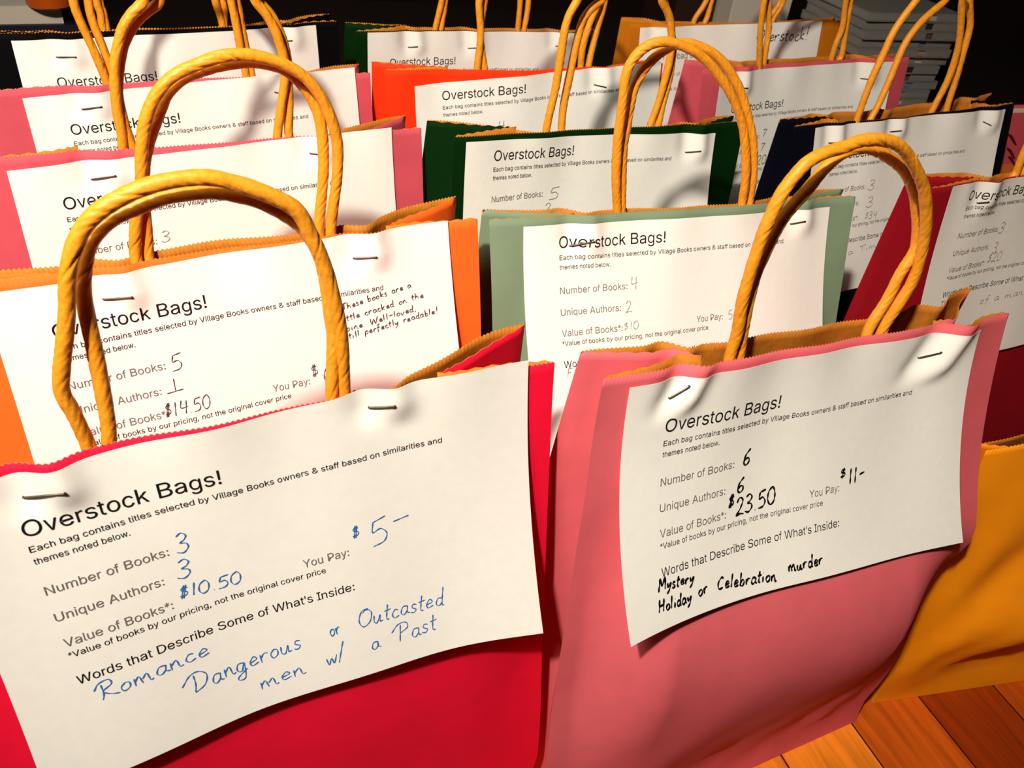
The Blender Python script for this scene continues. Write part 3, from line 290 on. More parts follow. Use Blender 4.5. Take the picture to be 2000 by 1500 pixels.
FONT = {
'a': (556, ((228,-12),(195,-10),(164,-4),(135,7),(109,22),(86,40),(68,63),(54,89),(46,119),(43,152),(45,181),(52,206),(62,227),(75,244),(92,259),(111,272),(132,282),(155,290),(179,296),(204,302),(229,306),(255,309),(285,313),(311,317),(334,319),(352,322),(367,326),(379,331),(387,337),(392,347),(394,358),(394,361),(392,382),(388,401),(381,418),(371,432),(358,444),(343,453),(324,460),(303,464),(279,466),(255,464),(233,460),(213,454),(196,445),(181,435),(168,423),(158,411),(149,398),(143,385),(59,410),(73,440),(91,466),(112,487),(136,504),(162,518),(190,528),(219,535),(248,540),(277,541),(297,540),(319,538),(341,534),(364,528),(387,519),(408,507),(428,492),(446,473),(460,451),(472,424),(479,391),(481,354),(481,0),(395,0),(395,73),(389,73),(382,60),(372,48),(360,35),(345,22),(328,11),(308,1),(284,-6),(258,-11),(243,64),(274,66),(302,72),(326,83),(346,96),(363,113),(376,131),(386,151),(392,172),(394,194),(394,267),(389,263),(381,259),(371,256),(358,253),(345,250),(330,247),(315,245),(301,243),(286,241),(272,239),(261,238),(251,236),(230,233),(211,229),(192,223),(175,216),(160,207),(148,196),(139,183),(133,167),(131,148),(133,130),(138,115),(146,102),(156,90),(170,81),(185,74),(203,68),(222,65)), ((58,60,59),(58,61,60),(57,61,58),(57,62,61),(56,62,57),(56,63,62),(55,63,56),(55,64,63),(55,65,64),(54,65,55),(54,66,65),(53,66,54),(53,67,66),(52,67,53),(52,40,67),(40,39,67),(39,68,67),(51,41,52),(41,40,52),(51,42,41),(38,68,39),(51,43,42),(37,68,38),(51,44,43),(36,68,37),(36,69,68),(51,45,44),(35,69,36),(50,45,51),(50,46,45),(34,69,35),(34,70,69),(50,47,46),(33,70,34),(50,48,47),(49,48,50),(32,70,33),(32,71,70),(31,71,32),(30,71,31),(29,71,30),(29,72,71),(28,72,29),(27,72,28),(26,94,27),(94,72,27),(25,94,26),(24,94,25),(23,94,24),(22,94,23),(21,94,22),(20,94,21),(19,94,20),(18,94,19),(17,94,18),(16,94,17),(15,94,16),(14,94,15),(14,95,94),(93,72,94),(14,96,95),(14,97,96),(13,97,14),(13,98,97),(13,99,98),(13,100,99),(13,101,100),(13,102,101),(12,102,13),(12,103,102),(12,104,103),(12,105,104),(12,106,105),(12,107,106),(12,108,107),(12,109,108),(11,109,12),(11,110,109),(11,111,110),(11,112,111),(10,112,11),(10,113,112),(92,72,93),(10,114,113),(9,114,10),(91,72,92),(9,115,114),(8,115,9),(90,72,91),(8,116,115),(89,72,90),(8,117,116),(7,117,8),(7,118,117),(88,74,89),(74,72,89),(7,119,118),(87,74,88),(7,120,119),(6,120,7),(86,75,87),(75,74,87),(6,121,120),(6,122,121),(86,76,75),(73,72,74),(85,76,86),(6,123,122),(84,76,85),(6,84,123),(6,76,84),(5,76,6),(5,77,76),(5,78,77),(4,78,5),(4,79,78),(4,80,79),(3,80,4),(3,81,80),(2,81,3),(2,82,81),(1,82,2),(1,83,82),(0,83,1))),
'b': (556, ((301,-12),(272,-10),(247,-4),(226,5),(208,17),(193,30),(180,44),(170,58),(162,71),(155,83),(147,83),(147,0),(69,0),(69,716),(149,716),(149,449),(155,449),(162,460),(170,473),(180,487),(192,500),(207,513),(225,525),(246,534),(271,539),(300,541),(340,537),(377,526),(410,507),(439,482),(464,450),(484,412),(499,368),(508,319),(511,266),(508,212),(499,163),(485,119),(465,81),(440,48),(410,23),(377,4),(340,-8),(289,66),(318,69),(343,78),(366,92),(385,112),(401,136),(414,164),(423,196),(428,230),(430,267),(428,303),(423,337),(414,368),(402,395),(386,419),(367,438),(344,453),(318,461),(289,464),(259,461),(234,453),(211,439),(192,420),(176,397),(164,370),(155,339),(149,304),(148,267),(149,229),(155,194),(164,162),(177,134),(192,110),(212,91),(234,77),(260,69)), ((12,14,13),(12,15,14),(24,26,25),(23,26,24),(23,27,26),(22,27,23),(22,28,27),(21,28,22),(20,28,21),(20,29,28),(19,29,20),(18,29,19),(18,61,29),(61,30,29),(17,61,18),(17,62,61),(60,30,61),(17,63,62),(59,30,60),(16,63,17),(16,64,63),(58,30,59),(58,31,30),(12,16,15),(12,68,16),(68,67,16),(67,66,16),(66,65,16),(65,64,16),(57,31,58),(56,31,57),(56,32,31),(55,32,56),(55,33,32),(54,33,55),(12,69,68),(53,33,54),(53,34,33),(12,70,69),(52,34,53),(12,71,70),(51,34,52),(51,35,34),(50,35,51),(12,72,71),(50,36,35),(49,36,50),(12,73,72),(48,36,49),(48,37,36),(12,74,73),(47,37,48),(12,10,74),(10,75,74),(47,38,37),(46,38,47),(10,76,75),(45,38,46),(10,9,76),(9,77,76),(12,11,10),(8,77,9),(45,39,38),(44,39,45),(8,78,77),(7,78,8),(43,39,44),(7,43,78),(7,39,43),(6,39,7),(6,40,39),(5,40,6),(4,40,5),(4,41,40),(3,41,4),(2,41,3),(2,42,41),(1,42,2),(1,0,42))),
'c': (500, ((262,-12),(220,-8),(182,4),(148,23),(117,49),(92,81),(71,120),(55,163),(46,211),(43,264),(46,317),(55,366),(71,410),(92,448),(117,480),(148,506),(182,526),(220,537),(262,541),(285,540),(307,536),(329,531),(349,523),(368,513),(385,501),(402,487),(416,471),(429,453),(441,433),(450,412),(457,390),(383,369),(379,382),(373,395),(367,407),(359,418),(351,428),(341,437),(330,445),(319,452),(306,457),(292,461),(277,463),(262,464),(232,461),(206,452),(183,437),(164,416),(149,392),(137,364),(128,332),(123,299),(122,264),(123,229),(128,196),(137,165),(149,137),(164,113),(183,93),(206,78),(232,68),(262,65),(278,66),(293,69),(307,73),(319,78),(331,85),(342,93),(352,102),(361,113),(368,125),(375,137),(380,151),(384,165),(459,144),(452,121),(442,99),(431,79),(418,61),(403,45),(387,30),(369,18),(350,7),(329,-1),(308,-7),(285,-10)), ((17,19,18),(17,20,19),(16,20,17),(16,21,20),(16,22,21),(15,22,16),(15,23,22),(15,24,23),(14,24,15),(14,25,24),(14,26,25),(13,43,14),(43,26,14),(43,42,26),(42,27,26),(13,44,43),(41,27,42),(13,45,44),(40,27,41),(39,27,40),(39,28,27),(13,46,45),(38,28,39),(12,46,13),(37,28,38),(36,28,37),(12,47,46),(36,29,28),(35,29,36),(34,29,35),(12,48,47),(34,30,29),(11,48,12),(33,30,34),(32,30,33),(11,49,48),(32,31,30),(10,49,11),(10,50,49),(10,51,50),(9,51,10),(9,52,51),(8,52,9),(8,53,52),(8,54,53),(7,54,8),(7,55,54),(7,56,55),(72,74,73),(6,56,7),(71,74,72),(71,75,74),(70,75,71),(6,57,56),(69,75,70),(69,76,75),(5,57,6),(5,58,57),(68,76,69),(67,76,68),(67,77,76),(66,77,67),(5,59,58),(65,77,66),(4,59,5),(65,78,77),(64,78,65),(4,60,59),(63,78,64),(62,78,63),(4,61,60),(61,78,62),(4,78,61),(4,79,78),(3,79,4),(3,80,79),(3,81,80),(2,81,3),(2,82,81),(2,83,82),(1,83,2),(1,84,83),(1,85,84),(0,85,1))),
'd': (556, ((256,-12),(216,-8),(179,4),(146,23),(117,48),(92,81),(72,119),(57,163),(48,212),(45,266),(48,319),(57,368),(72,412),(92,450),(117,482),(146,507),(180,526),(216,537),(256,541),(285,539),(310,534),(331,525),(349,513),(364,500),(376,487),(386,473),(395,460),(401,449),(407,449),(407,716),(487,716),(487,0),(410,0),(410,83),(402,83),(395,71),(386,58),(376,44),(363,30),(348,17),(331,5),(310,-4),(285,-10),(268,66),(297,69),(322,77),(345,91),(364,110),(380,134),(392,162),(401,194),(407,229),(408,267),(407,304),(401,339),(393,370),(380,397),(364,420),(345,439),(323,453),(297,461),(268,464),(238,461),(212,453),(189,438),(170,419),(154,395),(142,368),(133,337),(128,303),(126,267),(128,230),(133,196),(142,164),(155,136),(171,112),(190,92),(213,78),(239,69)), ((28,30,29),(28,31,30),(17,19,18),(17,20,19),(16,20,17),(16,21,20),(15,21,16),(15,22,21),(15,23,22),(14,23,15),(14,24,23),(14,25,24),(13,61,14),(61,25,14),(61,26,25),(13,62,61),(60,26,61),(59,26,60),(13,63,62),(59,27,26),(58,27,59),(13,64,63),(12,64,13),(58,28,27),(58,57,28),(57,56,28),(56,55,28),(55,54,28),(54,31,28),(12,65,64),(12,66,65),(11,66,12),(11,67,66),(10,67,11),(10,68,67),(53,31,54),(10,69,68),(9,69,10),(52,31,53),(9,70,69),(9,71,70),(51,31,52),(8,71,9),(8,72,71),(50,31,51),(7,72,8),(7,73,72),(49,31,50),(7,74,73),(6,74,7),(48,31,49),(6,75,74),(47,33,48),(33,31,48),(5,75,6),(5,76,75),(46,33,47),(5,77,76),(45,34,46),(34,33,46),(45,35,34),(32,31,33),(4,77,5),(4,78,77),(44,35,45),(44,36,35),(4,43,78),(43,36,44),(4,36,43),(4,37,36),(3,37,4),(3,38,37),(3,39,38),(2,39,3),(2,40,39),(2,41,40),(1,41,2),(1,42,41),(0,42,1))),
'e': (556, ((292,-12),(243,-8),(200,4),(161,23),(127,49),(99,81),(77,119),(60,163),(50,211),(47,263),(50,315),(60,364),(76,408),(98,446),(126,479),(158,506),(196,525),(237,537),(282,541),(311,539),(339,535),(366,526),(392,515),(417,499),(439,480),(460,456),(477,429),(492,397),(502,360),(509,319),(511,273),(511,238),(103,238),(103,311),(465,311),(426,284),(424,318),(419,350),(410,378),(397,403),(381,424),(361,442),(338,454),(312,462),(282,465),(252,462),(225,454),(201,441),(181,424),(164,403),(150,379),(140,353),(134,326),(132,297),(132,250),(134,212),(141,179),(152,149),(167,124),(186,103),(208,86),(233,74),(261,67),(292,65),(313,66),(332,69),(349,74),(365,82),(380,91),(393,102),(404,116),(413,131),(421,148),(502,128),(493,101),(479,77),(461,55),(440,36),(416,20),(389,6),(359,-4),(327,-10)), ((17,19,18),(17,20,19),(16,20,17),(16,21,20),(16,22,21),(15,22,16),(15,23,22),(14,23,15),(14,24,23),(14,25,24),(13,45,14),(45,44,14),(44,25,14),(43,25,44),(42,25,43),(13,46,45),(42,26,25),(41,26,42),(13,47,46),(12,47,13),(40,26,41),(12,48,47),(40,27,26),(39,27,40),(12,49,48),(11,49,12),(11,50,49),(38,27,39),(38,28,27),(11,51,50),(37,28,38),(10,51,11),(37,29,28),(10,52,51),(36,29,37),(10,33,52),(33,53,52),(36,34,29),(34,30,29),(35,34,36),(9,33,10),(9,32,33),(53,34,33),(53,30,34),(54,30,53),(54,31,30),(8,32,9),(55,31,54),(8,31,32),(8,55,31),(8,56,55),(7,56,8),(7,57,56),(6,57,7),(6,58,57),(71,73,72),(70,73,71),(70,74,73),(6,59,58),(5,59,6),(69,74,70),(5,60,59),(68,74,69),(68,75,74),(67,75,68),(5,61,60),(66,75,67),(4,61,5),(66,76,75),(4,62,61),(65,76,66),(64,76,65),(4,63,62),(63,76,64),(4,76,63),(4,77,76),(3,77,4),(3,78,77),(2,78,3),(2,79,78),(2,80,79),(1,80,2),(1,81,80),(0,81,1))),
'f': (278, ((260,534),(260,460),(-5,460),(-5,534),(84,0),(84,607),(86,636),(92,662),(102,684),(115,703),(131,718),(149,730),(169,739),(190,744),(212,746),(227,745),(241,744),(253,741),(263,739),(271,736),(278,733),(259,659),(255,661),(250,663),(244,664),(237,666),(229,667),(220,667),(200,665),(184,658),(172,647),(163,632),(158,613),(157,589),(157,0)), ((13,15,14),(13,16,15),(12,16,13),(12,17,16),(12,18,17),(11,18,12),(11,19,18),(11,20,19),(11,21,20),(10,21,11),(9,23,10),(23,22,10),(22,21,10),(8,25,9),(25,24,9),(24,23,9),(7,27,8),(27,26,8),(26,25,8),(7,28,27),(7,29,28),(6,29,7),(6,30,29),(6,31,30),(5,31,6),(5,32,31),(5,33,32),(4,33,5),(4,34,33),(2,0,3),(2,1,0))),
'g': (556, ((271,-212),(236,-210),(204,-205),(175,-197),(150,-185),(127,-171),(108,-155),(91,-137),(77,-118),(66,-98),(133,-57),(140,-69),(149,-80),(159,-93),(171,-105),(185,-115),(202,-124),(221,-131),(244,-136),(271,-137),(308,-133),(341,-123),(369,-106),(390,-81),(403,-48),(407,-8),(407,96),(401,96),(394,84),(385,72),(375,58),(363,45),(348,33),(330,22),(309,14),(284,8),(255,7),(216,10),(181,20),(147,37),(118,61),(93,91),(72,127),(57,169),(48,216),(45,269),(48,322),(57,370),(72,413),(92,450),(117,482),(147,507),(180,526),(217,537),(256,541),(285,539),(310,534),(332,525),(349,513),(365,501),(377,487),(387,473),(396,460),(402,449),(410,449),(410,534),(487,534),(487,-12),(484,-56),(474,-94),(458,-126),(437,-153),(411,-175),(380,-191),(346,-203),(310,-210),(268,83),(297,86),(322,93),(345,106),(364,123),(380,144),(392,170),(401,200),(407,234),(409,271),(407,308),(401,341),(393,371),(380,398),(364,421),(345,439),(323,453),(297,461),(268,464),(239,461),(213,453),(190,438),(170,419),(154,396),(142,369),(133,339),(128,306),(126,271),(128,235),(133,202),(142,173),(155,146),(171,124),(190,107),(213,94),(239,86)), ((53,55,54),(53,56,55),(52,56,53),(64,66,65),(64,67,66),(52,57,56),(51,57,52),(51,58,57),(51,59,58),(50,59,51),(50,60,59),(50,61,60),(49,94,50),(94,61,50),(94,62,61),(49,95,94),(93,62,94),(92,62,93),(49,96,95),(92,63,62),(91,63,92),(49,97,96),(48,97,49),(91,64,63),(91,90,64),(90,89,64),(89,88,64),(88,87,64),(87,67,64),(48,98,97),(48,99,98),(47,99,48),(47,100,99),(46,100,47),(46,101,100),(86,67,87),(46,102,101),(45,102,46),(85,67,86),(45,103,102),(45,104,103),(84,67,85),(44,104,45),(44,105,104),(83,67,84),(43,105,44),(43,106,105),(82,67,83),(43,107,106),(81,67,82),(42,107,43),(42,108,107),(80,26,81),(26,67,81),(41,108,42),(41,109,108),(79,26,80),(41,110,109),(78,27,79),(27,26,79),(78,28,27),(25,67,26),(41,111,110),(77,28,78),(40,111,41),(40,76,111),(76,28,77),(76,29,28),(40,29,76),(40,30,29),(39,30,40),(39,31,30),(39,32,31),(38,32,39),(38,33,32),(38,34,33),(37,34,38),(37,35,34),(36,35,37),(24,67,25),(24,68,67),(23,68,24),(23,69,68),(9,11,10),(9,12,11),(9,13,12),(22,69,23),(9,14,13),(22,70,69),(8,14,9),(8,15,14),(21,70,22),(8,16,15),(7,16,8),(20,70,21),(7,17,16),(20,71,70),(7,18,17),(19,71,20),(7,19,18),(7,71,19),(6,71,7),(6,72,71),(5,72,6),(4,72,5),(4,73,72),(3,73,4),(3,74,73),(2,74,3),(2,75,74),(1,75,2),(1,0,75))),
'h': (556, ((154,319),(154,0),(71,0),(71,716),(154,716),(154,405),(139,405),(157,449),(179,484),(206,510),(237,527),(271,538),(308,541),(342,539),(372,531),(400,519),(425,501),(445,479),(462,451),(474,419),(482,381),(484,338),(484,0),(401,0),(401,331),(398,370),(387,402),(370,428),(347,448),(318,459),(285,463),(261,461),(239,456),(218,447),(200,434),(184,418),(171,398),(162,375),(156,349)), ((2,4,3),(2,6,4),(6,5,4),(11,13,12),(11,14,13),(10,14,11),(10,15,14),(9,15,10),(9,16,15),(8,16,9),(8,17,16),(7,31,8),(31,17,8),(31,30,17),(30,18,17),(29,18,30),(7,32,31),(28,18,29),(7,33,32),(28,19,18),(6,33,7),(27,19,28),(6,34,33),(6,35,34),(26,19,27),(26,20,19),(6,36,35),(2,37,6),(37,36,6),(25,20,26),(25,21,20),(2,38,37),(24,21,25),(2,0,38),(24,22,21),(23,22,24),(2,1,0))),
'i': (222, ((111,623),(97,625),(83,631),(72,640),(62,652),(57,665),(55,680),(57,695),(62,709),(72,721),(83,730),(97,735),(111,737),(126,735),(140,730),(152,721),(161,709),(166,695),(168,680),(166,665),(161,652),(152,640),(140,631),(126,625),(70,0),(70,534),(151,534),(151,0)), ((24,26,25),(24,27,26),(11,13,12),(10,13,11),(10,14,13),(9,14,10),(9,15,14),(8,15,9),(8,16,15),(7,16,8),(7,17,16),(6,17,7),(6,18,17),(5,18,6),(5,19,18),(4,19,5),(4,20,19),(3,20,4),(3,21,20),(2,21,3),(2,22,21),(1,22,2),(1,23,22),(0,23,1))),
'k': (500, ((66,0),(154,0),(154,716),(66,716),(130,178),(190,236),(478,519),(372,519),(154,298),(232,277),(398,0),(504,0),(292,340)), ((0,1,2,3),(4,5,6,7),(4,7,8),(9,10,11,12))),
'l': (222, ((165,-3),(132,0),(106,11),(86,28),(72,52),(64,83),(61,119),(61,716),(134,716),(134,139),(135,117),(137,100),(142,88),(149,80),(159,75),(173,73),(179,73),(185,73),(190,74),(194,75),(197,75),(201,76),(214,4),(207,2),(200,0),(191,-1),(182,-2),(173,-3)), ((6,8,7),(6,9,8),(6,10,9),(5,10,6),(5,11,10),(5,12,11),(5,13,12),(4,13,5),(4,14,13),(20,22,21),(19,22,20),(18,22,19),(4,15,14),(17,22,18),(16,22,17),(15,22,16),(4,22,15),(3,22,4),(2,22,3),(1,22,2),(1,23,22),(1,24,23),(1,25,24),(0,25,1),(0,26,25),(0,27,26))),
'm': (833, ((72,0),(72,534),(153,534),(153,416),(147,416),(155,443),(167,466),(181,487),(197,504),(215,518),(235,529),(256,537),(277,542),(299,543),(335,540),(366,528),(392,508),(413,481),(429,450),(438,415),(427,415),(435,440),(446,463),(461,483),(478,501),(498,516),(520,528),(544,536),(570,542),(597,543),(626,541),(653,535),(679,523),(702,508),(722,487),(739,462),(751,433),(758,398),(761,359),(761,0),(677,0),(677,357),(674,392),(663,420),(646,440),(623,454),(599,462),(572,465),(550,463),(529,458),(511,450),(495,439),(482,425),(472,408),(464,390),(460,370),(458,348),(458,0),(375,0),(375,366),(371,394),(362,418),(346,438),(325,453),(300,462),(272,465),(253,464),(234,459),(215,451),(199,439),(184,425),(172,407),(163,386),(157,362),(155,335),(155,0)), ((12,14,13),(28,30,29),(11,14,12),(27,30,28),(27,31,30),(11,15,14),(10,15,11),(26,31,27),(26,32,31),(0,2,1),(0,4,2),(4,3,2),(9,15,10),(25,32,26),(9,16,15),(25,33,32),(8,16,9),(24,33,25),(8,17,16),(24,34,33),(7,17,8),(23,34,24),(23,35,34),(6,17,7),(22,47,23),(47,35,23),(6,65,17),(65,18,17),(5,66,6),(66,65,6),(64,18,65),(22,48,47),(46,35,47),(5,67,66),(22,49,48),(21,49,22),(45,35,46),(45,36,35),(63,18,64),(5,68,67),(21,50,49),(44,36,45),(62,18,63),(5,69,68),(62,19,18),(21,51,50),(4,69,5),(43,36,44),(20,51,21),(4,70,69),(20,52,51),(61,19,62),(43,37,36),(20,53,52),(4,71,70),(42,37,43),(60,20,61),(20,19,61),(0,72,4),(72,71,4),(60,53,20),(60,54,53),(42,38,37),(59,54,60),(41,38,42),(59,55,54),(0,73,72),(59,56,55),(58,56,59),(0,74,73),(41,39,38),(40,39,41),(58,57,56),(0,75,74))),
'n': (556, ((154,319),(154,0),(71,0),(71,534),(152,534),(152,405),(139,405),(157,449),(179,484),(206,510),(237,527),(271,538),(309,541),(342,539),(373,531),(400,519),(425,501),(445,479),(462,451),(475,419),(482,381),(485,338),(485,0),(402,0),(402,331),(398,370),(388,402),(370,428),(347,448),(319,459),(285,463),(261,461),(239,456),(218,447),(200,434),(184,418),(171,398),(162,375),(156,349)), ((11,13,12),(11,14,13),(10,14,11),(2,4,3),(2,6,4),(6,5,4),(10,15,14),(9,15,10),(9,16,15),(8,16,9),(8,17,16),(7,31,8),(31,17,8),(31,30,17),(30,18,17),(29,18,30),(7,32,31),(28,18,29),(7,33,32),(28,19,18),(6,33,7),(27,19,28),(6,34,33),(6,35,34),(26,19,27),(26,20,19),(6,36,35),(2,37,6),(37,36,6),(25,20,26),(25,21,20),(2,38,37),(24,21,25),(2,0,38),(24,22,21),(23,22,24),(2,1,0))),
'o': (556, ((278,-12),(233,-8),(193,4),(156,23),(124,49),(97,81),(75,120),(59,163),(49,211),(46,264),(49,317),(59,366),(75,410),(97,448),(124,480),(156,506),(193,526),(233,537),(278,541),(322,537),(363,526),(400,506),(432,480),(459,448),(481,410),(497,366),(507,317),(510,264),(507,211),(497,163),(481,120),(459,81),(432,49),(400,23),(363,4),(322,-8),(278,65),(310,68),(338,78),(362,93),(382,113),(399,137),(411,165),(420,196),(426,229),(428,264),(426,299),(420,332),(411,363),(399,392),(382,416),(362,437),(338,452),(310,461),(278,464),(246,461),(218,452),(194,437),(174,416),(158,392),(145,364),(136,332),(131,299),(129,264),(131,229),(136,196),(145,165),(158,137),(174,113),(194,93),(218,78),(246,68)), ((17,19,18),(16,19,17),(16,20,19),(15,20,16),(15,21,20),(14,21,15),(14,22,21),(13,22,14),(13,54,22),(54,23,22),(13,55,54),(53,23,54),(13,56,55),(52,23,53),(13,57,56),(51,23,52),(12,57,13),(51,24,23),(12,58,57),(50,24,51),(12,59,58),(49,24,50),(11,59,12),(49,25,24),(11,60,59),(48,25,49),(10,60,11),(48,26,25),(10,61,60),(47,26,48),(10,62,61),(46,26,47),(46,27,26),(9,62,10),(9,63,62),(45,27,46),(8,63,9),(8,64,63),(44,27,45),(44,28,27),(8,65,64),(43,28,44),(43,29,28),(7,65,8),(7,66,65),(42,29,43),(7,67,66),(41,29,42),(6,67,7),(41,30,29),(6,68,67),(40,30,41),(5,68,6),(40,31,30),(5,69,68),(39,31,40),(5,70,69),(38,31,39),(4,70,5),(38,32,31),(4,71,70),(37,32,38),(4,36,71),(36,32,37),(4,32,36),(3,32,4),(3,33,32),(2,33,3),(2,34,33),(1,34,2),(1,35,34),(0,35,1))),
'p': (556, ((69,-201),(69,534),(147,534),(147,449),(155,449),(162,460),(170,473),(180,487),(192,500),(207,513),(225,525),(246,534),(271,539),(300,541),(340,537),(377,526),(410,507),(439,482),(464,450),(484,412),(499,368),(508,319),(511,266),(508,212),(499,163),(485,119),(465,81),(440,48),(410,23),(377,4),(340,-8),(301,-12),(272,-10),(247,-4),(226,5),(208,17),(193,30),(181,44),(170,58),(162,71),(155,83),(149,83),(149,-201),(289,66),(318,69),(343,78),(366,92),(385,112),(401,136),(414,164),(423,196),(428,230),(430,267),(428,303),(423,337),(414,368),(402,395),(386,419),(367,438),(344,453),(318,461),(289,464),(259,461),(234,453),(211,439),(192,420),(176,397),(164,370),(155,339),(149,304),(148,267),(149,229),(155,194),(164,162),(177,134),(192,110),(212,91),(234,77),(260,69)), ((12,14,13),(11,14,12),(11,15,14),(0,2,1),(0,3,2),(10,15,11),(10,16,15),(9,16,10),(8,16,9),(8,17,16),(7,17,8),(6,17,7),(6,61,17),(61,18,17),(5,61,6),(5,62,61),(60,18,61),(5,63,62),(59,18,60),(4,63,5),(4,64,63),(58,18,59),(58,19,18),(0,4,3),(0,68,4),(68,67,4),(67,66,4),(66,65,4),(65,64,4),(57,19,58),(56,19,57),(56,20,19),(55,20,56),(55,21,20),(54,21,55),(0,69,68),(53,21,54),(53,22,21),(0,70,69),(52,22,53),(0,71,70),(51,22,52),(51,23,22),(50,23,51),(0,72,71),(50,24,23),(49,24,50),(0,73,72),(48,24,49),(48,25,24),(0,41,73),(41,74,73),(47,25,48),(41,75,74),(47,26,25),(46,26,47),(41,76,75),(45,26,46),(41,40,76),(40,77,76),(0,42,41),(39,77,40),(45,27,26),(44,27,45),(39,78,77),(38,78,39),(43,27,44),(38,43,78),(38,27,43),(37,27,38),(37,28,27),(36,28,37),(35,28,36),(35,29,28),(34,29,35),(33,29,34),(33,30,29),(32,30,33),(32,31,30))),
'q': (556, ((487,-201),(407,-201),(407,83),(401,83),(394,71),(386,58),(376,44),(363,30),(348,17),(331,5),(310,-4),(285,-10),(256,-12),(216,-8),(179,4),(146,23),(117,48),(92,81),(72,119),(57,163),(48,212),(45,266),(48,319),(57,368),(72,412),(92,450),(117,482),(146,507),(180,526),(216,537),(256,541),(285,539),(310,534),(331,525),(349,513),(364,500),(376,487),(386,473),(395,460),(402,449),(410,449),(410,534),(487,534),(268,66),(297,69),(322,77),(345,91),(364,110),(380,134),(392,162),(401,194),(407,229),(408,267),(407,304),(401,339),(393,370),(380,397),(364,420),(345,439),(323,453),(297,461),(268,464),(238,461),(212,453),(189,438),(170,419),(154,395),(142,368),(133,337),(128,303),(126,267),(128,230),(133,196),(142,164),(155,136),(171,112),(190,92),(213,78),(239,69)), ((29,31,30),(29,32,31),(28,32,29),(40,42,41),(40,0,42),(28,33,32),(27,33,28),(27,34,33),(27,35,34),(26,35,27),(26,36,35),(26,37,36),(25,61,26),(61,37,26),(61,38,37),(25,62,61),(60,38,61),(59,38,60),(25,63,62),(59,39,38),(58,39,59),(25,64,63),(24,64,25),(58,40,39),(58,57,40),(57,56,40),(56,55,40),(55,54,40),(54,0,40),(24,65,64),(24,66,65),(23,66,24),(23,67,66),(22,67,23),(22,68,67),(53,0,54),(22,69,68),(21,69,22),(52,0,53),(21,70,69),(21,71,70),(51,0,52),(20,71,21),(20,72,71),(50,0,51),(19,72,20),(19,73,72),(49,0,50),(19,74,73),(18,74,19),(48,2,49),(2,0,49),(18,75,74),(47,2,48),(17,75,18),(17,76,75),(46,2,47),(17,77,76),(45,3,46),(3,2,46),(45,4,3),(1,0,2),(16,77,17),(16,78,77),(44,4,45),(44,5,4),(16,43,78),(43,5,44),(16,5,43),(16,6,5),(15,6,16),(15,7,6),(15,8,7),(14,8,15),(14,9,8),(14,10,9),(13,10,14),(13,11,10),(12,11,13))),
'r': (333, ((68,0),(68,534),(143,534),(143,452),(148,452),(160,477),(175,499),(196,517),(220,531),(246,539),(274,542),(280,542),(287,541),(295,541),(302,541),(308,540),(313,540),(313,454),(309,454),(304,455),(295,457),(286,458),(276,458),(266,458),(244,457),(223,451),(204,443),(188,431),(173,416),(162,399),(153,379),(148,357),(146,333),(146,0)), ((9,11,10),(9,12,11),(9,13,12),(9,14,13),(9,15,14),(9,16,15),(9,17,16),(8,17,9),(0,2,1),(0,3,2),(7,17,8),(6,17,7),(5,19,6),(19,18,6),(18,17,6),(4,23,5),(23,22,5),(22,21,5),(21,20,5),(20,19,5),(4,24,23),(4,25,24),(0,4,3),(0,31,4),(31,30,4),(30,29,4),(29,28,4),(28,27,4),(27,26,4),(26,25,4),(0,32,31),(0,33,32))),
's': (500, ((249,-12),(215,-10),(183,-4),(154,5),(127,17),(104,34),(85,53),(69,76),(57,103),(49,133),(129,150),(138,123),(152,101),(170,85),(193,73),(219,66),(248,64),(282,67),(311,74),(335,88),(353,105),(364,124),(367,145),(365,162),(359,178),(348,191),(333,202),(314,211),(290,218),(204,239),(161,253),(126,271),(99,293),(80,319),(68,350),(64,385),(67,415),(75,442),(89,467),(108,488),(131,507),(158,521),(188,532),(221,539),(256,541),(290,539),(321,534),(348,524),(372,512),(392,496),(409,477),(424,456),(435,433),(444,408),(367,390),(359,410),(348,428),(332,444),(313,457),(287,465),(257,468),(227,466),(202,458),(179,446),(162,430),(152,411),(149,390),(151,372),(158,356),(170,342),(186,331),(208,322),(235,314),(314,295),(358,281),(393,263),(420,241),(439,215),(450,185),(454,150),(451,120),(442,92),(428,66),(409,44),(385,25),(356,9),(324,-2),(288,-9)), ((43,45,44),(43,46,45),(42,46,43),(42,47,46),(41,47,42),(41,48,47),(40,48,41),(40,49,48),(39,49,40),(39,50,49),(38,50,39),(38,60,50),(60,51,50),(38,61,60),(59,51,60),(37,61,38),(37,62,61),(58,51,59),(37,63,62),(57,51,58),(57,52,51),(37,64,63),(56,52,57),(36,64,37),(56,53,52),(36,65,64),(55,53,56),(35,65,36),(35,66,65),(54,53,55),(35,67,66),(34,67,35),(34,68,67),(34,69,68),(33,69,34),(33,70,69),(33,71,70),(33,72,71),(32,72,33),(32,73,72),(32,74,73),(31,74,32),(31,75,74),(30,75,31),(30,76,75),(29,76,30),(29,77,76),(28,77,29),(27,77,28),(27,78,77),(26,78,27),(25,78,26),(24,78,25),(24,79,78),(23,79,24),(22,79,23),(9,11,10),(22,80,79),(21,80,22),(8,11,9),(20,80,21),(8,12,11),(20,81,80),(19,81,20),(7,12,8),(7,13,12),(19,82,81),(18,82,19),(7,14,13),(6,14,7),(17,82,18),(6,15,14),(16,82,17),(16,83,82),(6,16,15),(6,83,16),(5,83,6),(5,84,83),(4,84,5),(4,85,84),(3,85,4),(3,86,85),(2,86,3),(2,87,86),(1,87,2),(1,0,87))),
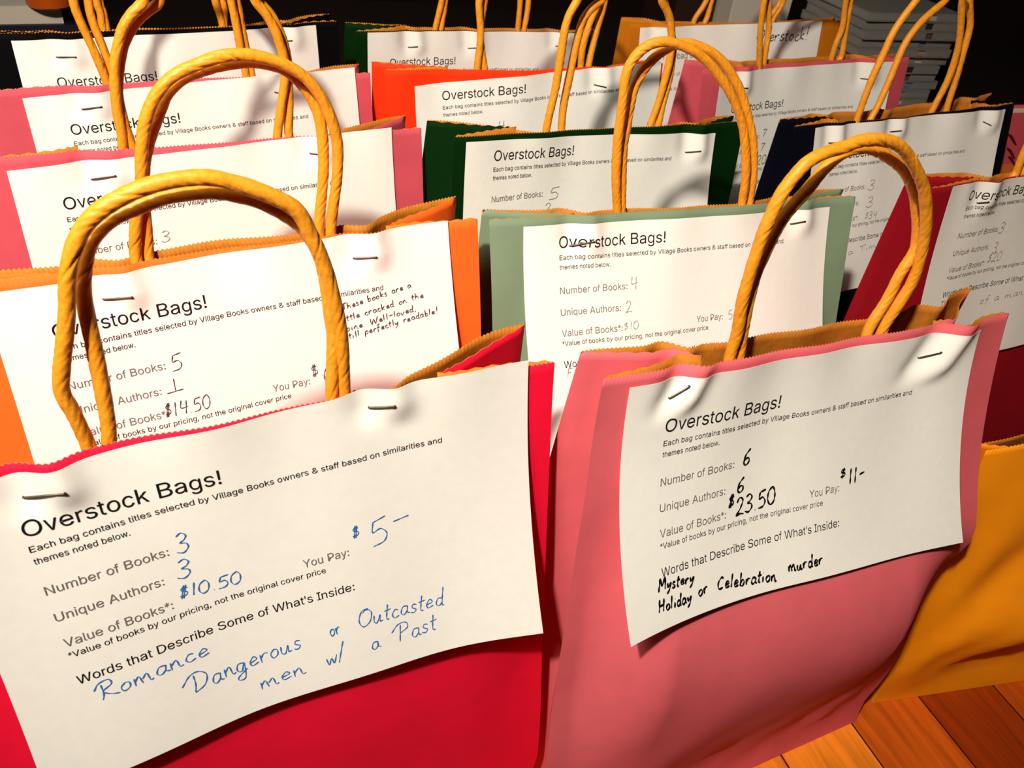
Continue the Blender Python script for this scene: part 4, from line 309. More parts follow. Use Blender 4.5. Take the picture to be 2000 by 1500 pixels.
't': (278, ((249,534),(249,460),(8,460),(8,534),(79,663),(154,663),(154,137),(155,116),(159,99),(166,86),(176,77),(190,72),(208,70),(213,70),(220,71),(226,72),(234,73),(240,74),(247,75),(260,2),(253,0),(244,-2),(235,-4),(225,-5),(215,-6),(206,-6),(169,-2),(138,10),(112,30),(94,57),(83,91),(79,131)), ((31,5,4),(31,6,5),(2,0,3),(2,1,0),(31,7,6),(30,7,31),(30,8,7),(30,9,8),(29,9,30),(29,10,9),(29,11,10),(17,19,18),(16,19,17),(15,19,16),(29,12,11),(14,19,15),(13,19,14),(12,19,13),(29,19,12),(28,19,29),(27,19,28),(26,19,27),(26,20,19),(26,21,20),(25,21,26),(25,22,21),(25,23,22),(25,24,23))),
'u': (556, ((247,-7),(214,-5),(184,3),(156,15),(131,33),(111,55),(94,83),(81,115),(74,153),(71,196),(71,534),(154,534),(154,203),(158,164),(168,132),(186,105),(209,86),(238,75),(271,71),(295,72),(317,78),(338,87),(356,100),(371,116),(384,136),(394,159),(399,186),(401,215),(401,534),(484,534),(484,0),(404,0),(404,129),(417,129),(398,84),(376,49),(349,24),(318,7),(284,-4)), ((9,11,10),(9,12,11),(27,29,28),(27,30,29),(26,30,27),(9,13,12),(8,13,9),(25,33,26),(33,30,26),(8,14,13),(24,33,25),(7,14,8),(23,32,24),(32,33,24),(7,15,14),(23,34,32),(34,31,32),(34,30,33),(22,34,23),(6,15,7),(6,16,15),(21,34,22),(20,34,21),(6,17,16),(20,35,34),(31,30,34),(5,17,6),(19,35,20),(5,18,17),(18,35,19),(5,35,18),(4,35,5),(4,36,35),(3,36,4),(3,37,36),(2,37,3),(2,38,37),(1,38,2),(1,0,38))),
'v': (500, ((209,0),(22,534),(108,534),(212,218),(223,186),(232,154),(240,122),(248,91),(256,60),(264,29),(236,29),(245,60),(253,91),(261,122),(269,154),(278,186),(288,218),(392,534),(477,534),(291,0)), ((0,2,1),(0,3,2),(16,18,17),(16,19,18),(0,4,3),(15,19,16),(0,5,4),(14,19,15),(0,6,5),(13,19,14),(0,7,6),(12,19,13),(11,8,12),(8,19,12),(0,11,7),(11,8,7),(0,10,11),(9,19,8),(0,9,10),(0,19,9))),
'w': (722, ((175,0),(29,534),(111,534),(170,301),(178,267),(187,231),(196,192),(205,151),(214,106),(223,58),(210,58),(219,104),(227,148),(236,190),(245,229),(254,266),(263,301),(321,534),(403,534),(460,301),(469,266),(477,230),(486,191),(495,150),(503,105),(512,58),(498,58),(507,105),(517,149),(526,190),(535,229),(544,266),(552,301),(611,534),(693,534),(547,0),(469,0),(406,242),(400,266),(394,291),(388,317),(382,342),(376,368),(370,395),(364,421),(358,448),(352,475),(370,475),(364,448),(358,422),(352,395),(346,368),(340,342),(334,316),(328,291),(322,266),(316,242),(253,0)), ((0,2,1),(0,3,2),(16,46,17),(46,18,17),(46,47,18),(47,19,18),(32,34,33),(32,35,34),(16,45,46),(48,19,47),(49,44,48),(44,19,48),(16,49,45),(49,44,45),(16,50,49),(43,19,44),(16,51,50),(42,19,43),(16,52,51),(41,19,42),(40,19,41),(16,53,52),(39,19,40),(16,54,53),(0,4,3),(15,54,16),(39,20,19),(31,35,32),(38,20,39),(15,55,54),(0,5,4),(37,20,38),(37,21,20),(30,35,31),(15,56,55),(14,56,15),(14,57,56),(36,21,37),(0,6,5),(36,22,21),(29,35,30),(13,57,14),(0,7,6),(36,23,22),(28,35,29),(12,57,13),(0,8,7),(36,24,23),(27,35,28),(11,57,12),(0,10,8),(10,9,8),(36,26,24),(26,25,24),(26,35,27),(10,57,11),(0,57,10),(36,35,26))),
'x': (500, ((28,0),(226,307),(226,241),(38,534),(132,534),(195,430),(210,405),(224,380),(237,357),(249,334),(261,311),(274,290),(232,290),(244,311),(256,334),(267,357),(279,380),(293,405),(308,430),(372,534),(464,534),(275,237),(275,301),(472,0),(379,0),(305,120),(290,145),(276,169),(264,191),(252,213),(240,235),(228,256),(270,256),(258,235),(247,213),(236,191),(224,169),(211,145),(196,120),(121,0)), ((2,4,3),(2,5,4),(18,20,19),(18,21,20),(2,6,5),(17,21,18),(2,7,6),(16,21,17),(2,1,7),(1,8,7),(15,22,16),(22,21,16),(1,9,8),(14,22,15),(1,13,9),(13,10,9),(13,10,14),(10,22,14),(11,22,10),(1,12,13),(0,12,1),(11,23,22),(0,31,12),(31,11,12),(31,32,11),(32,23,11),(0,30,31),(33,23,32),(0,34,30),(34,29,30),(34,29,33),(29,23,33),(0,35,34),(28,23,29),(0,36,35),(27,23,28),(0,37,36),(26,23,27),(0,38,37),(25,23,26),(0,39,38),(24,23,25))),
'y': (500, ((61,-195),(79,-121),(92,-123),(106,-126),(120,-127),(133,-125),(145,-121),(157,-114),(167,-104),(177,-90),(186,-72),(193,-50),(209,-2),(22,534),(108,534),(212,218),(223,186),(232,154),(240,122),(248,91),(256,60),(264,29),(236,29),(244,60),(252,91),(260,122),(268,154),(278,186),(288,218),(392,534),(477,534),(262,-82),(252,-108),(240,-131),(227,-151),(212,-167),(196,-181),(179,-191),(160,-198),(140,-203),(118,-204),(105,-204),(93,-203),(83,-201),(74,-199),(67,-197)), ((12,14,13),(12,15,14),(28,30,29),(28,31,30),(12,16,15),(27,31,28),(26,31,27),(12,17,16),(25,21,26),(21,31,26),(12,18,17),(24,21,25),(12,19,18),(23,20,24),(20,21,24),(12,23,19),(23,20,19),(12,22,23),(12,21,22),(12,31,21),(11,31,12),(10,31,11),(9,31,10),(9,32,31),(8,32,9),(7,32,8),(7,33,32),(6,33,7),(0,2,1),(5,33,6),(0,3,2),(4,33,5),(0,4,3),(0,33,4),(0,34,33),(0,35,34),(0,36,35),(0,37,36),(0,38,37),(45,38,0),(44,38,45),(44,39,38),(43,39,44),(42,39,43),(42,40,39),(41,40,42))),
'O': (778, ((389,-10),(328,-5),(271,10),(219,35),(173,69),(134,111),(102,162),(78,221),(64,286),(59,358),(64,430),(78,495),(102,553),(134,604),(173,647),(219,681),(271,706),(328,721),(389,726),(451,721),(508,706),(560,681),(606,647),(645,604),(677,553),(700,495),(714,430),(719,358),(714,286),(700,221),(677,162),(645,111),(606,69),(560,35),(508,10),(451,-5),(389,74),(432,78),(472,89),(510,107),(543,132),(572,164),(596,203),(613,248),(624,300),(628,358),(624,416),(613,468),(596,513),(572,552),(543,584),(510,609),(472,627),(432,638),(389,642),(346,638),(306,627),(269,609),(235,584),(207,552),(183,513),(165,467),(154,416),(151,358),(154,300),(165,248),(183,203),(207,164),(235,132),(269,107),(306,89),(346,78)), ((17,19,18),(16,19,17),(16,20,19),(15,20,16),(15,21,20),(14,21,15),(14,22,21),(13,55,14),(55,54,14),(54,22,14),(54,53,22),(53,23,22),(52,23,53),(13,56,55),(51,23,52),(13,57,56),(50,23,51),(13,58,57),(50,24,23),(12,58,13),(49,24,50),(12,59,58),(11,59,12),(49,25,24),(48,25,49),(11,60,59),(47,25,48),(11,61,60),(10,61,11),(47,26,25),(46,26,47),(10,62,61),(9,62,10),(46,27,26),(45,27,46),(9,63,62),(8,63,9),(8,64,63),(44,27,45),(44,28,27),(8,65,64),(43,28,44),(7,65,8),(43,29,28),(7,66,65),(42,29,43),(6,66,7),(42,30,29),(6,67,66),(41,30,42),(6,68,67),(40,30,41),(5,68,6),(40,31,30),(5,69,68),(39,31,40),(39,32,31),(4,69,5),(4,70,69),(38,32,39),(4,71,70),(37,32,38),(4,36,71),(36,32,37),(4,32,36),(4,33,32),(3,33,4),(2,33,3),(2,34,33),(1,34,2),(1,35,34),(1,0,35))),
'B': (667, ((88,0),(88,716),(352,716),(401,713),(444,705),(481,691),(512,672),(537,649),(557,622),(571,592),(579,560),(582,526),(580,497),(575,472),(565,451),(553,432),(538,416),(521,402),(502,391),(482,382),(460,375),(460,369),(484,365),(508,358),(531,346),(553,329),(572,310),(588,286),(601,258),(609,227),(611,192),(608,157),(600,124),(585,94),(565,67),(537,44),(504,25),(463,11),(415,3),(360,0),(182,80),(358,80),(410,84),(452,94),(482,112),(503,135),(516,162),(520,192),(518,216),(511,238),(501,259),(486,277),(468,293),(447,307),(422,317),(394,323),(363,325),(182,325),(182,402),(348,402),(374,403),(399,408),(421,417),(441,428),(459,442),(473,459),(483,479),(489,500),(491,524),(487,554),(476,580),(457,604),(430,621),(395,632),(351,636),(182,636)), ((0,75,1),(75,2,1),(75,3,2),(75,4,3),(75,5,4),(75,6,5),(75,7,6),(75,74,7),(74,8,7),(0,58,75),(73,8,74),(72,8,73),(72,9,8),(71,9,72),(70,9,71),(70,10,9),(69,10,70),(69,11,10),(68,11,69),(68,12,11),(67,12,68),(66,12,67),(66,13,12),(65,13,66),(65,14,13),(64,14,65),(64,15,14),(63,15,64),(63,16,15),(62,16,63),(61,16,62),(61,17,16),(60,17,61),(59,17,60),(59,18,17),(0,57,58),(57,59,58),(57,18,59),(57,19,18),(57,20,19),(57,21,20),(57,22,21),(57,23,22),(57,24,23),(57,25,24),(57,56,25),(56,55,25),(55,26,25),(0,40,57),(54,26,55),(53,26,54),(53,27,26),(52,27,53),(51,27,52),(51,28,27),(50,28,51),(49,28,50),(49,29,28),(48,29,49),(48,30,29),(47,30,48),(46,30,47),(46,31,30),(45,31,46),(45,32,31),(44,32,45),(44,33,32),(43,33,44),(42,33,43),(42,34,33),(41,34,42),(0,41,40),(0,34,41),(0,35,34),(0,36,35),(0,37,36),(0,38,37),(0,39,38))),
'E': (667, ((96,0),(96,716),(594,716),(594,636),(199,636),(199,402),(566,402),(566,322),(199,322),(199,80),(598,80),(598,0)), ((0,4,1),(4,2,1),(4,3,2),(0,5,4),(0,8,5),(8,6,5),(8,7,6),(0,9,8),(0,10,9),(0,11,10))),
'V': (667, ((283,0),(23,716),(117,716),(267,290),(277,263),(287,231),(299,193),(313,150),(328,100),(345,43),(326,43),(343,101),(358,151),(371,194),(383,232),(394,264),(403,290),(549,716),(644,716),(386,0)), ((0,2,1),(0,3,2),(16,18,17),(16,19,18),(0,4,3),(15,19,16),(14,19,15),(0,5,4),(13,19,14),(0,6,5),(12,19,13),(0,7,6),(11,19,12),(0,8,7),(10,9,11),(9,19,11),(0,9,8),(0,19,9))),
'N': (722, ((83,0),(83,716),(188,716),(473,257),(481,244),(490,229),(500,212),(511,193),(523,172),(535,150),(547,127),(559,103),(571,77),(559,75),(556,102),(554,127),(553,152),(552,177),(551,200),(551,221),(550,241),(550,259),(550,274),(550,716),(639,716),(639,0),(534,0),(279,408),(268,427),(256,446),(245,465),(232,487),(219,510),(204,536),(188,566),(169,599),(148,636),(164,639),(166,604),(167,571),(169,540),(170,511),(171,485),(171,462),(172,441),(172,424),(172,409),(172,0)), ((0,36,1),(36,2,1),(36,37,2),(37,3,2),(22,24,23),(22,25,24),(38,3,37),(0,38,36),(38,35,36),(0,39,38),(35,3,38),(34,3,35),(0,40,39),(33,3,34),(0,41,40),(32,3,33),(0,42,41),(31,3,32),(30,3,31),(0,43,42),(29,3,30),(0,44,43),(28,3,29),(0,45,44),(27,3,28),(0,46,45),(0,47,46),(26,3,27),(21,25,22),(20,25,21),(26,4,3),(26,5,4),(19,25,20),(26,6,5),(18,25,19),(26,7,6),(17,25,18),(26,8,7),(16,25,17),(26,9,8),(15,25,16),(26,10,9),(14,11,15),(11,25,15),(26,14,10),(14,11,10),(12,25,11),(26,13,14),(13,25,12),(26,25,13))),
'U': (722, ((361,-12),(308,-8),(259,3),(215,22),(176,46),(144,77),(118,112),(99,153),(88,196),(84,244),(84,716),(173,716),(173,251),(176,218),(184,187),(196,159),(214,134),(235,113),(261,96),(291,83),(324,75),(361,73),(398,75),(432,83),(462,96),(487,113),(509,134),(526,159),(538,187),(546,218),(548,251),(548,716),(638,716),(638,244),(634,196),(623,153),(604,112),(578,77),(546,46),(507,22),(463,3),(415,-8)), ((9,11,10),(9,12,11),(30,32,31),(30,33,32),(9,13,12),(29,33,30),(8,13,9),(29,34,33),(8,14,13),(28,34,29),(7,14,8),(28,35,34),(27,35,28),(7,15,14),(7,16,15),(26,35,27),(6,16,7),(26,36,35),(6,17,16),(25,36,26),(6,18,17),(24,36,25),(5,18,6),(24,37,36),(5,19,18),(23,37,24),(5,20,19),(22,37,23),(22,38,37),(4,20,5),(4,21,20),(21,38,22),(4,38,21),(3,38,4),(3,39,38),(2,39,3),(2,40,39),(1,40,2),(1,41,40),(0,41,1))),
'A': (667, ((23,0),(280,716),(384,716),(644,0),(549,0),(399,426),(390,454),(379,487),(367,524),(354,566),(339,616),(323,673),(341,673),(324,616),(309,565),(296,522),(284,485),(274,453),(265,426),(118,0),(153,200),(153,280),(514,280),(514,200)), ((0,11,1),(11,2,1),(11,12,2),(12,3,2),(0,21,11),(21,13,11),(13,10,11),(13,10,12),(10,22,12),(22,3,12),(9,22,10),(21,14,13),(8,22,9),(21,15,14),(7,22,8),(21,16,15),(6,22,7),(21,17,16),(5,22,6),(21,18,17),(21,20,18),(20,19,18),(4,23,5),(23,22,5),(0,20,21),(20,22,21),(20,23,22),(23,3,22),(0,19,20),(4,3,23))),
'Y': (667, ((288,0),(288,293),(23,716),(129,716),(272,485),(287,460),(301,435),(314,411),(327,386),(340,357),(353,324),(316,324),(329,357),(342,387),(355,412),(368,436),(382,460),(396,485),(539,716),(643,716),(379,293),(379,0)), ((1,3,2),(1,4,3),(17,19,18),(17,20,19),(1,5,4),(16,20,17),(15,20,16),(1,6,5),(14,20,15),(1,7,6),(13,20,14),(1,8,7),(12,9,13),(9,20,13),(1,12,8),(12,9,8),(1,11,12),(10,20,9),(1,10,11),(1,20,10),(0,20,1),(0,21,20))),
'P': (667, ((90,0),(90,716),(353,716),(408,713),(457,703),(499,686),(534,664),(563,637),(585,605),(601,569),(610,531),(613,489),(610,448),(601,409),(585,374),(563,342),(534,314),(499,292),(457,275),(408,265),(353,261),(164,261),(164,341),(349,341),(386,343),(419,350),(446,360),(468,375),(486,392),(500,413),(509,437),(515,462),(517,489),(515,517),(509,542),(500,565),(486,586),(468,603),(445,617),(418,628),(386,634),(348,636),(187,636),(187,0)), ((0,42,1),(42,2,1),(42,3,2),(42,4,3),(42,5,4),(42,6,5),(42,7,6),(42,41,7),(41,40,7),(40,8,7),(0,22,42),(22,43,42),(39,8,40),(38,8,39),(37,8,38),(37,9,8),(36,9,37),(35,9,36),(35,10,9),(34,10,35),(33,10,34),(33,11,10),(32,11,33),(31,11,32),(31,12,11),(30,12,31),(30,13,12),(29,13,30),(28,13,29),(28,14,13),(27,14,28),(26,14,27),(26,15,14),(25,15,26),(24,15,25),(23,15,24),(23,16,15),(0,21,22),(43,23,22),(43,20,23),(20,16,23),(20,17,16),(20,18,17),(20,19,18),(0,20,21),(0,43,20))),
'W': (944, ((213,0),(23,716),(113,716),(224,276),(230,252),(236,229),(241,205),(247,181),(252,156),(257,132),(262,107),(267,81),(271,56),(260,56),(265,81),(270,107),(275,132),(280,156),(285,181),(291,205),(296,229),(302,252),(308,276),(421,716),(522,716),(635,276),(641,252),(647,229),(653,205),(658,181),(663,156),(669,132),(674,107),(679,81),(684,56),(672,56),(676,81),(681,107),(686,132),(691,156),(697,181),(702,205),(708,229),(713,252),(719,276),(830,716),(921,716),(729,0),(627,0),(506,455),(498,485),(491,517),(483,551),(476,587),(469,626),(462,668),(481,668),(474,628),(467,590),(461,556),(454,522),(446,488),(437,455),(317,0)), ((0,2,1),(0,3,2),(22,55,23),(55,24,23),(55,56,24),(56,25,24),(44,46,45),(44,47,46),(22,54,55),(57,25,56),(58,53,57),(53,25,57),(22,58,54),(58,53,54),(22,59,58),(52,25,53),(22,60,59),(51,25,52),(22,61,60),(50,25,51),(22,62,61),(49,25,50),(22,63,62),(48,25,49),(0,4,3),(21,63,22),(48,26,25),(43,47,44),(0,5,4),(20,63,21),(48,27,26),(42,47,43),(0,6,5),(19,63,20),(48,28,27),(41,47,42),(0,7,6),(18,63,19),(48,29,28),(40,47,41),(0,8,7),(17,63,18),(48,30,29),(39,47,40),(0,9,8),(16,63,17),(48,31,30),(38,47,39),(0,10,9),(15,63,16),(48,32,31),(37,47,38),(0,14,10),(14,11,10),(48,36,32),(36,33,32),(14,11,15),(11,63,15),(36,33,37),(33,47,37),(12,63,11),(34,47,33),(0,13,14),(48,35,36),(0,12,13),(0,63,12),(48,34,35),(48,47,34))),
'D': (722, ((79,0),(79,716),(325,716),(415,704),(499,668),(571,611),(626,537),(661,451),(673,358),(661,265),(626,179),(571,105),(499,48),(415,12),(325,0),(172,82),(172,634),(325,634),(390,625),(451,597),(503,553),(543,496),(568,429),(577,358),(568,287),(543,220),(503,163),(451,119),(390,91),(325,82)), ((0,1,16,15),(1,2,17,16),(2,3,18,17),(3,4,19,18),(4,5,20,19),(5,6,21,20),(6,7,22,21),(7,8,23,22),(8,9,24,23),(9,10,25,24),(10,11,26,25),(11,12,27,26),(12,13,28,27),(13,14,29,28),(14,0,15,29))),
'S': (667, ((334,-12),(281,-10),(233,-1),(190,13),(153,32),(121,56),(95,85),(76,117),(63,153),(57,192),(156,192),(161,166),(170,143),(184,123),(202,107),(224,93),(249,83),(276,75),(304,71),(334,69),(367,71),(398,76),(427,85),(453,97),(474,112),(492,129),(505,150),(513,172),(516,196),(514,217),(507,236),(496,252),(481,265),(463,277),(442,288),(418,297),(393,305),(366,313),(274,337),(216,356),(168,379),(129,407),(100,440),(83,479),(78,524),(81,563),(93,598),(112,630),(138,658),(169,682),(206,701),(247,715),(291,723),(339,726),(387,723),(432,714),(472,700),(508,682),(538,659),(563,631),(582,601),(594,568),(599,532),(504,532),(495,565),(478,593),(451,616),(418,632),(379,642),(336,645),(305,644),(276,639),(250,630),(227,619),(208,605),(192,589),(181,570),(174,550),(172,529),(174,506),(182,486),(196,469),(212,455),(232,444),(253,434),(275,425),(296,419),(317,413),(395,393),(417,387),(441,380),(465,371),(490,361),(513,349),(536,334),(556,318),(574,299),(589,278),(601,254),(608,226),(610,195),(606,157),(595,122),(577,89),(552,60),(521,35),(483,15),(439,0),(389,-9)), ((52,54,53),(51,54,52),(51,55,54),(50,55,51),(50,56,55),(49,56,50),(49,57,56),(48,57,49),(48,58,57),(48,59,58),(47,70,48),(70,69,48),(69,59,48),(68,59,69),(47,71,70),(67,59,68),(47,72,71),(66,59,67),(66,60,59),(46,72,47),(46,73,72),(46,74,73),(65,60,66),(46,75,74),(65,61,60),(45,75,46),(64,61,65),(45,76,75),(45,77,76),(64,62,61),(63,62,64),(44,77,45),(44,78,77),(44,79,78),(43,79,44),(43,80,79),(43,81,80),(42,81,43),(42,82,81),(42,83,82),(42,84,83),(41,84,42),(41,85,84),(41,86,85),(41,87,86),(41,88,87),(40,88,41),(40,89,88),(40,90,89),(40,91,90),(39,91,40),(39,92,91),(39,93,92),(38,93,39),(38,94,93),(37,94,38),(37,95,94),(37,96,95),(36,96,37),(35,96,36),(35,97,96),(34,97,35),(33,97,34),(33,98,97),(32,98,33),(31,98,32),(31,99,98),(30,99,31),(29,99,30),(29,100,99),(28,100,29),(27,100,28),(27,101,100),(8,10,9),(8,11,10),(26,101,27),(8,12,11),(26,102,101),(7,12,8),(25,102,26),(7,13,12),(24,102,25),(7,14,13),(24,103,102),(6,14,7),(23,103,24),(6,15,14),(22,103,23),(6,16,15),(22,104,103),(21,104,22),(5,16,6),(5,17,16),(20,104,21),(5,18,17),(19,104,20),(5,19,18),(5,104,19),(5,105,104),(4,105,5),(4,106,105),(3,106,4),(3,107,106),(2,107,3),(2,108,107),(1,108,2),(1,0,108))),
'I': (278, ((-4,0),(-4,80),(101,80),(101,636),(-4,636),(-4,716),(282,716),(282,636),(178,636),(178,80),(282,80),(282,0)), ((4,6,5),(4,7,6),(3,7,4),(2,8,3),(8,7,3),(2,9,8),(0,2,1),(0,9,2),(0,10,9),(0,11,10))),
'T': (611, ((43,636),(43,716),(568,716),(568,636),(350,636),(350,0),(262,0),(262,636)), ((0,2,1),(0,3,2),(7,3,0),(6,4,7),(4,3,7),(6,5,4))),
'!': (278, ((139,-6),(122,-4),(107,2),(93,12),(83,26),(76,41),(74,58),(76,74),(83,89),(93,103),(107,113),(122,119),(139,122),(156,119),(171,113),(185,103),(195,89),(201,74),(203,58),(201,41),(195,26),(185,12),(171,2),(156,-4),(95,226),(90,716),(187,716),(181,226)), ((24,26,25),(24,27,26),(11,13,12),(10,13,11),(10,14,13),(10,15,14),(9,15,10),(8,15,9),(8,16,15),(7,16,8),(7,17,16),(6,17,7),(6,18,17),(5,18,6),(5,19,18),(4,19,5),(4,20,19),(3,20,4),(3,21,20),(2,21,3),(2,22,21),(1,22,2),(1,23,22),(0,23,1))),
'&': (667, ((293,-10),(246,-7),(203,2),(164,17),(131,36),(103,60),(80,87),(64,118),(54,152),(51,187),(53,217),(60,243),(71,267),(86,289),(104,310),(126,330),(151,350),(179,371),(209,393),(322,472),(332,479),(342,487),(353,496),(363,505),(371,516),(379,528),(385,540),(389,555),(390,570),(388,591),(379,610),(366,626),(348,639),(326,646),(300,649),(282,647),(266,644),(250,638),(237,629),(225,619),(216,607),(209,593),(205,578),(204,561),(205,544),(210,527),(216,511),(226,495),(238,478),(251,461),(267,442),(285,422),(304,400),(652,0),(542,0),(255,326),(228,357),(203,386),(180,412),(160,436),(144,460),(130,484),(120,508),(114,534),(112,561),(115,591),(123,619),(135,645),(153,667),(174,687),(200,702),(230,714),(262,720),(298,723),(334,720),(367,714),(396,702),(421,687),(443,668),(460,647),(472,622),(480,597),(482,569),(481,548),(477,528),(470,509),(460,491),(448,474),(434,457),(418,442),(401,427),(382,412),(230,306),(202,285),(180,265),(164,246),(153,226),(147,206),(144,185),(147,162),(153,142),(163,123),(177,106),(193,92),(213,81),(236,72),(261,67),(287,65),(317,67),(346,73),(374,83),(401,97),(426,114),(449,134),(469,158),(487,184),(501,213),(511,245),(518,279),(520,316),(607,316),(606,273),(600,235),(591,202),(579,174),(567,150),(553,130),(539,113),(526,99),(514,87),(496,66),(470,43),(439,24),(404,9),(367,-1),(330,-8)), ((72,74,73),(71,74,72),(71,75,74),(70,75,71),(70,76,75),(69,76,70),(69,77,76),(69,78,77),(68,78,69),(68,79,78),(67,34,68),(34,79,68),(67,35,34),(33,79,34),(67,36,35),(33,80,79),(32,80,33),(66,36,67),(66,37,36),(31,80,32),(66,38,37),(66,39,38),(30,80,31),(30,81,80),(65,39,66),(65,40,39),(29,81,30),(65,41,40),(29,82,81),(65,42,41),(28,82,29),(64,42,65),(64,43,42),(27,82,28),(27,83,82),(64,44,43),(63,44,64),(26,83,27),(26,84,83),(63,45,44),(25,84,26),(62,45,63),(25,85,84),(24,85,25),(62,46,45),(23,85,24),(62,47,46),(23,86,85),(61,47,62),(22,86,23),(21,86,22),(61,48,47),(21,87,86),(20,87,21),(60,48,61),(19,87,20),(60,49,48),(19,88,87),(18,51,19),(51,88,19),(60,50,49),(59,50,60),(51,89,88),(59,51,50),(51,90,89),(58,51,59),(51,91,90),(58,18,51),(18,52,51),(57,18,58),(18,115,52),(115,53,52),(17,57,18),(57,115,18),(17,56,57),(16,56,17),(16,55,56),(15,55,16),(14,55,15),(14,92,55),(92,54,55),(118,120,119),(118,121,120),(13,92,14),(13,93,92),(12,93,13),(12,94,93),(117,121,118),(117,122,121),(11,94,12),(11,95,94),(11,96,95),(116,122,117),(10,96,11),(116,123,122),(10,97,96),(9,97,10),(115,123,116),(9,98,97),(115,124,123),(8,98,9),(8,99,98),(114,127,115),(127,53,115),(53,126,115),(126,124,115),(126,125,124),(8,100,99),(113,127,114),(7,100,8),(7,101,100),(112,127,113),(127,53,126),(7,102,101),(6,102,7),(111,127,112),(111,128,127),(6,103,102),(111,129,128),(110,129,111),(6,104,103),(110,130,129),(5,104,6),(109,130,110),(5,105,104),(108,130,109),(5,106,105),(107,130,108),(5,107,106),(107,131,130),(5,131,107),(4,131,5),(4,132,131),(3,132,4),(3,133,132),(2,133,3),(2,134,133),(1,134,2),(1,135,134),(0,135,1))),
'.': (278, ((141,-6),(123,-4),(107,2),(93,12),(82,26),(76,41),(73,58),(76,75),(82,90),(93,103),(107,114),(123,120),(141,122),(159,120),(175,114),(189,103),(200,90),(207,75),(209,58),(207,41),(200,26),(189,12),(175,2),(159,-4)), ((11,13,12),(10,13,11),(10,14,13),(10,15,14),(9,15,10),(8,15,9),(8,16,15),(7,16,8),(7,17,16),(6,17,7),(6,18,17),(5,18,6),(5,19,18),(4,19,5),(4,20,19),(3,20,4),(3,21,20),(2,21,3),(2,22,21),(1,22,2),(1,23,22),(0,23,1))),
',': (278, ((56,-168),(100,100),(203,100),(125,-168)), ((0,2,1),(0,3,2))),
':': (278, ((141,381),(123,383),(107,389),(93,400),(82,413),(76,428),(73,445),(76,462),(82,477),(93,491),(107,501),(123,507),(141,509),(159,507),(175,501),(189,491),(200,477),(207,462),(209,445),(207,428),(200,413),(189,400),(175,389),(159,383),(141,-6),(123,-4),(107,2),(93,12),(82,26),(76,41),(73,58),(76,75),(82,90),(93,103),(107,114),(123,120),(141,122),(159,120),(175,114),(189,103),(200,90),(207,75),(209,58),(207,41),(200,26),(189,12),(175,2),(159,-4)), ((35,37,36),(34,37,35),(34,38,37),(34,39,38),(33,39,34),(32,39,33),(32,40,39),(31,40,32),(31,41,40),(30,41,31),(30,42,41),(29,42,30),(29,43,42),(28,43,29),(28,44,43),(27,44,28),(27,45,44),(26,45,27),(26,46,45),(25,46,26),(25,47,46),(24,47,25),(11,13,12),(11,14,13),(10,14,11),(10,15,14),(9,15,10),(8,15,9),(8,16,15),(7,16,8),(7,17,16),(6,17,7),(6,18,17),(5,18,6),(5,19,18),(5,20,19),(4,20,5),(3,20,4),(3,21,20),(2,21,3),(2,22,21),(2,23,22),(1,23,2),(1,0,23))),
'*': (389, ((164,313),(169,466),(60,383),(31,444),(146,514),(31,584),(60,646),(169,564),(164,716),(223,716),(218,564),(327,646),(356,584),(241,514),(356,444),(327,383),(218,466),(223,313)), ((7,9,8),(7,10,9),(5,7,6),(10,12,11),(4,7,5),(10,13,12),(4,10,7),(4,13,10),(3,13,4),(3,1,13),(1,16,13),(16,14,13),(3,2,1),(0,16,1),(0,17,16),(15,14,16))),
"'": (191, ((65,447),(56,716),(134,716),(126,447)), ((0,2,1),(0,3,2))),
' ': (278, (), ()),
}

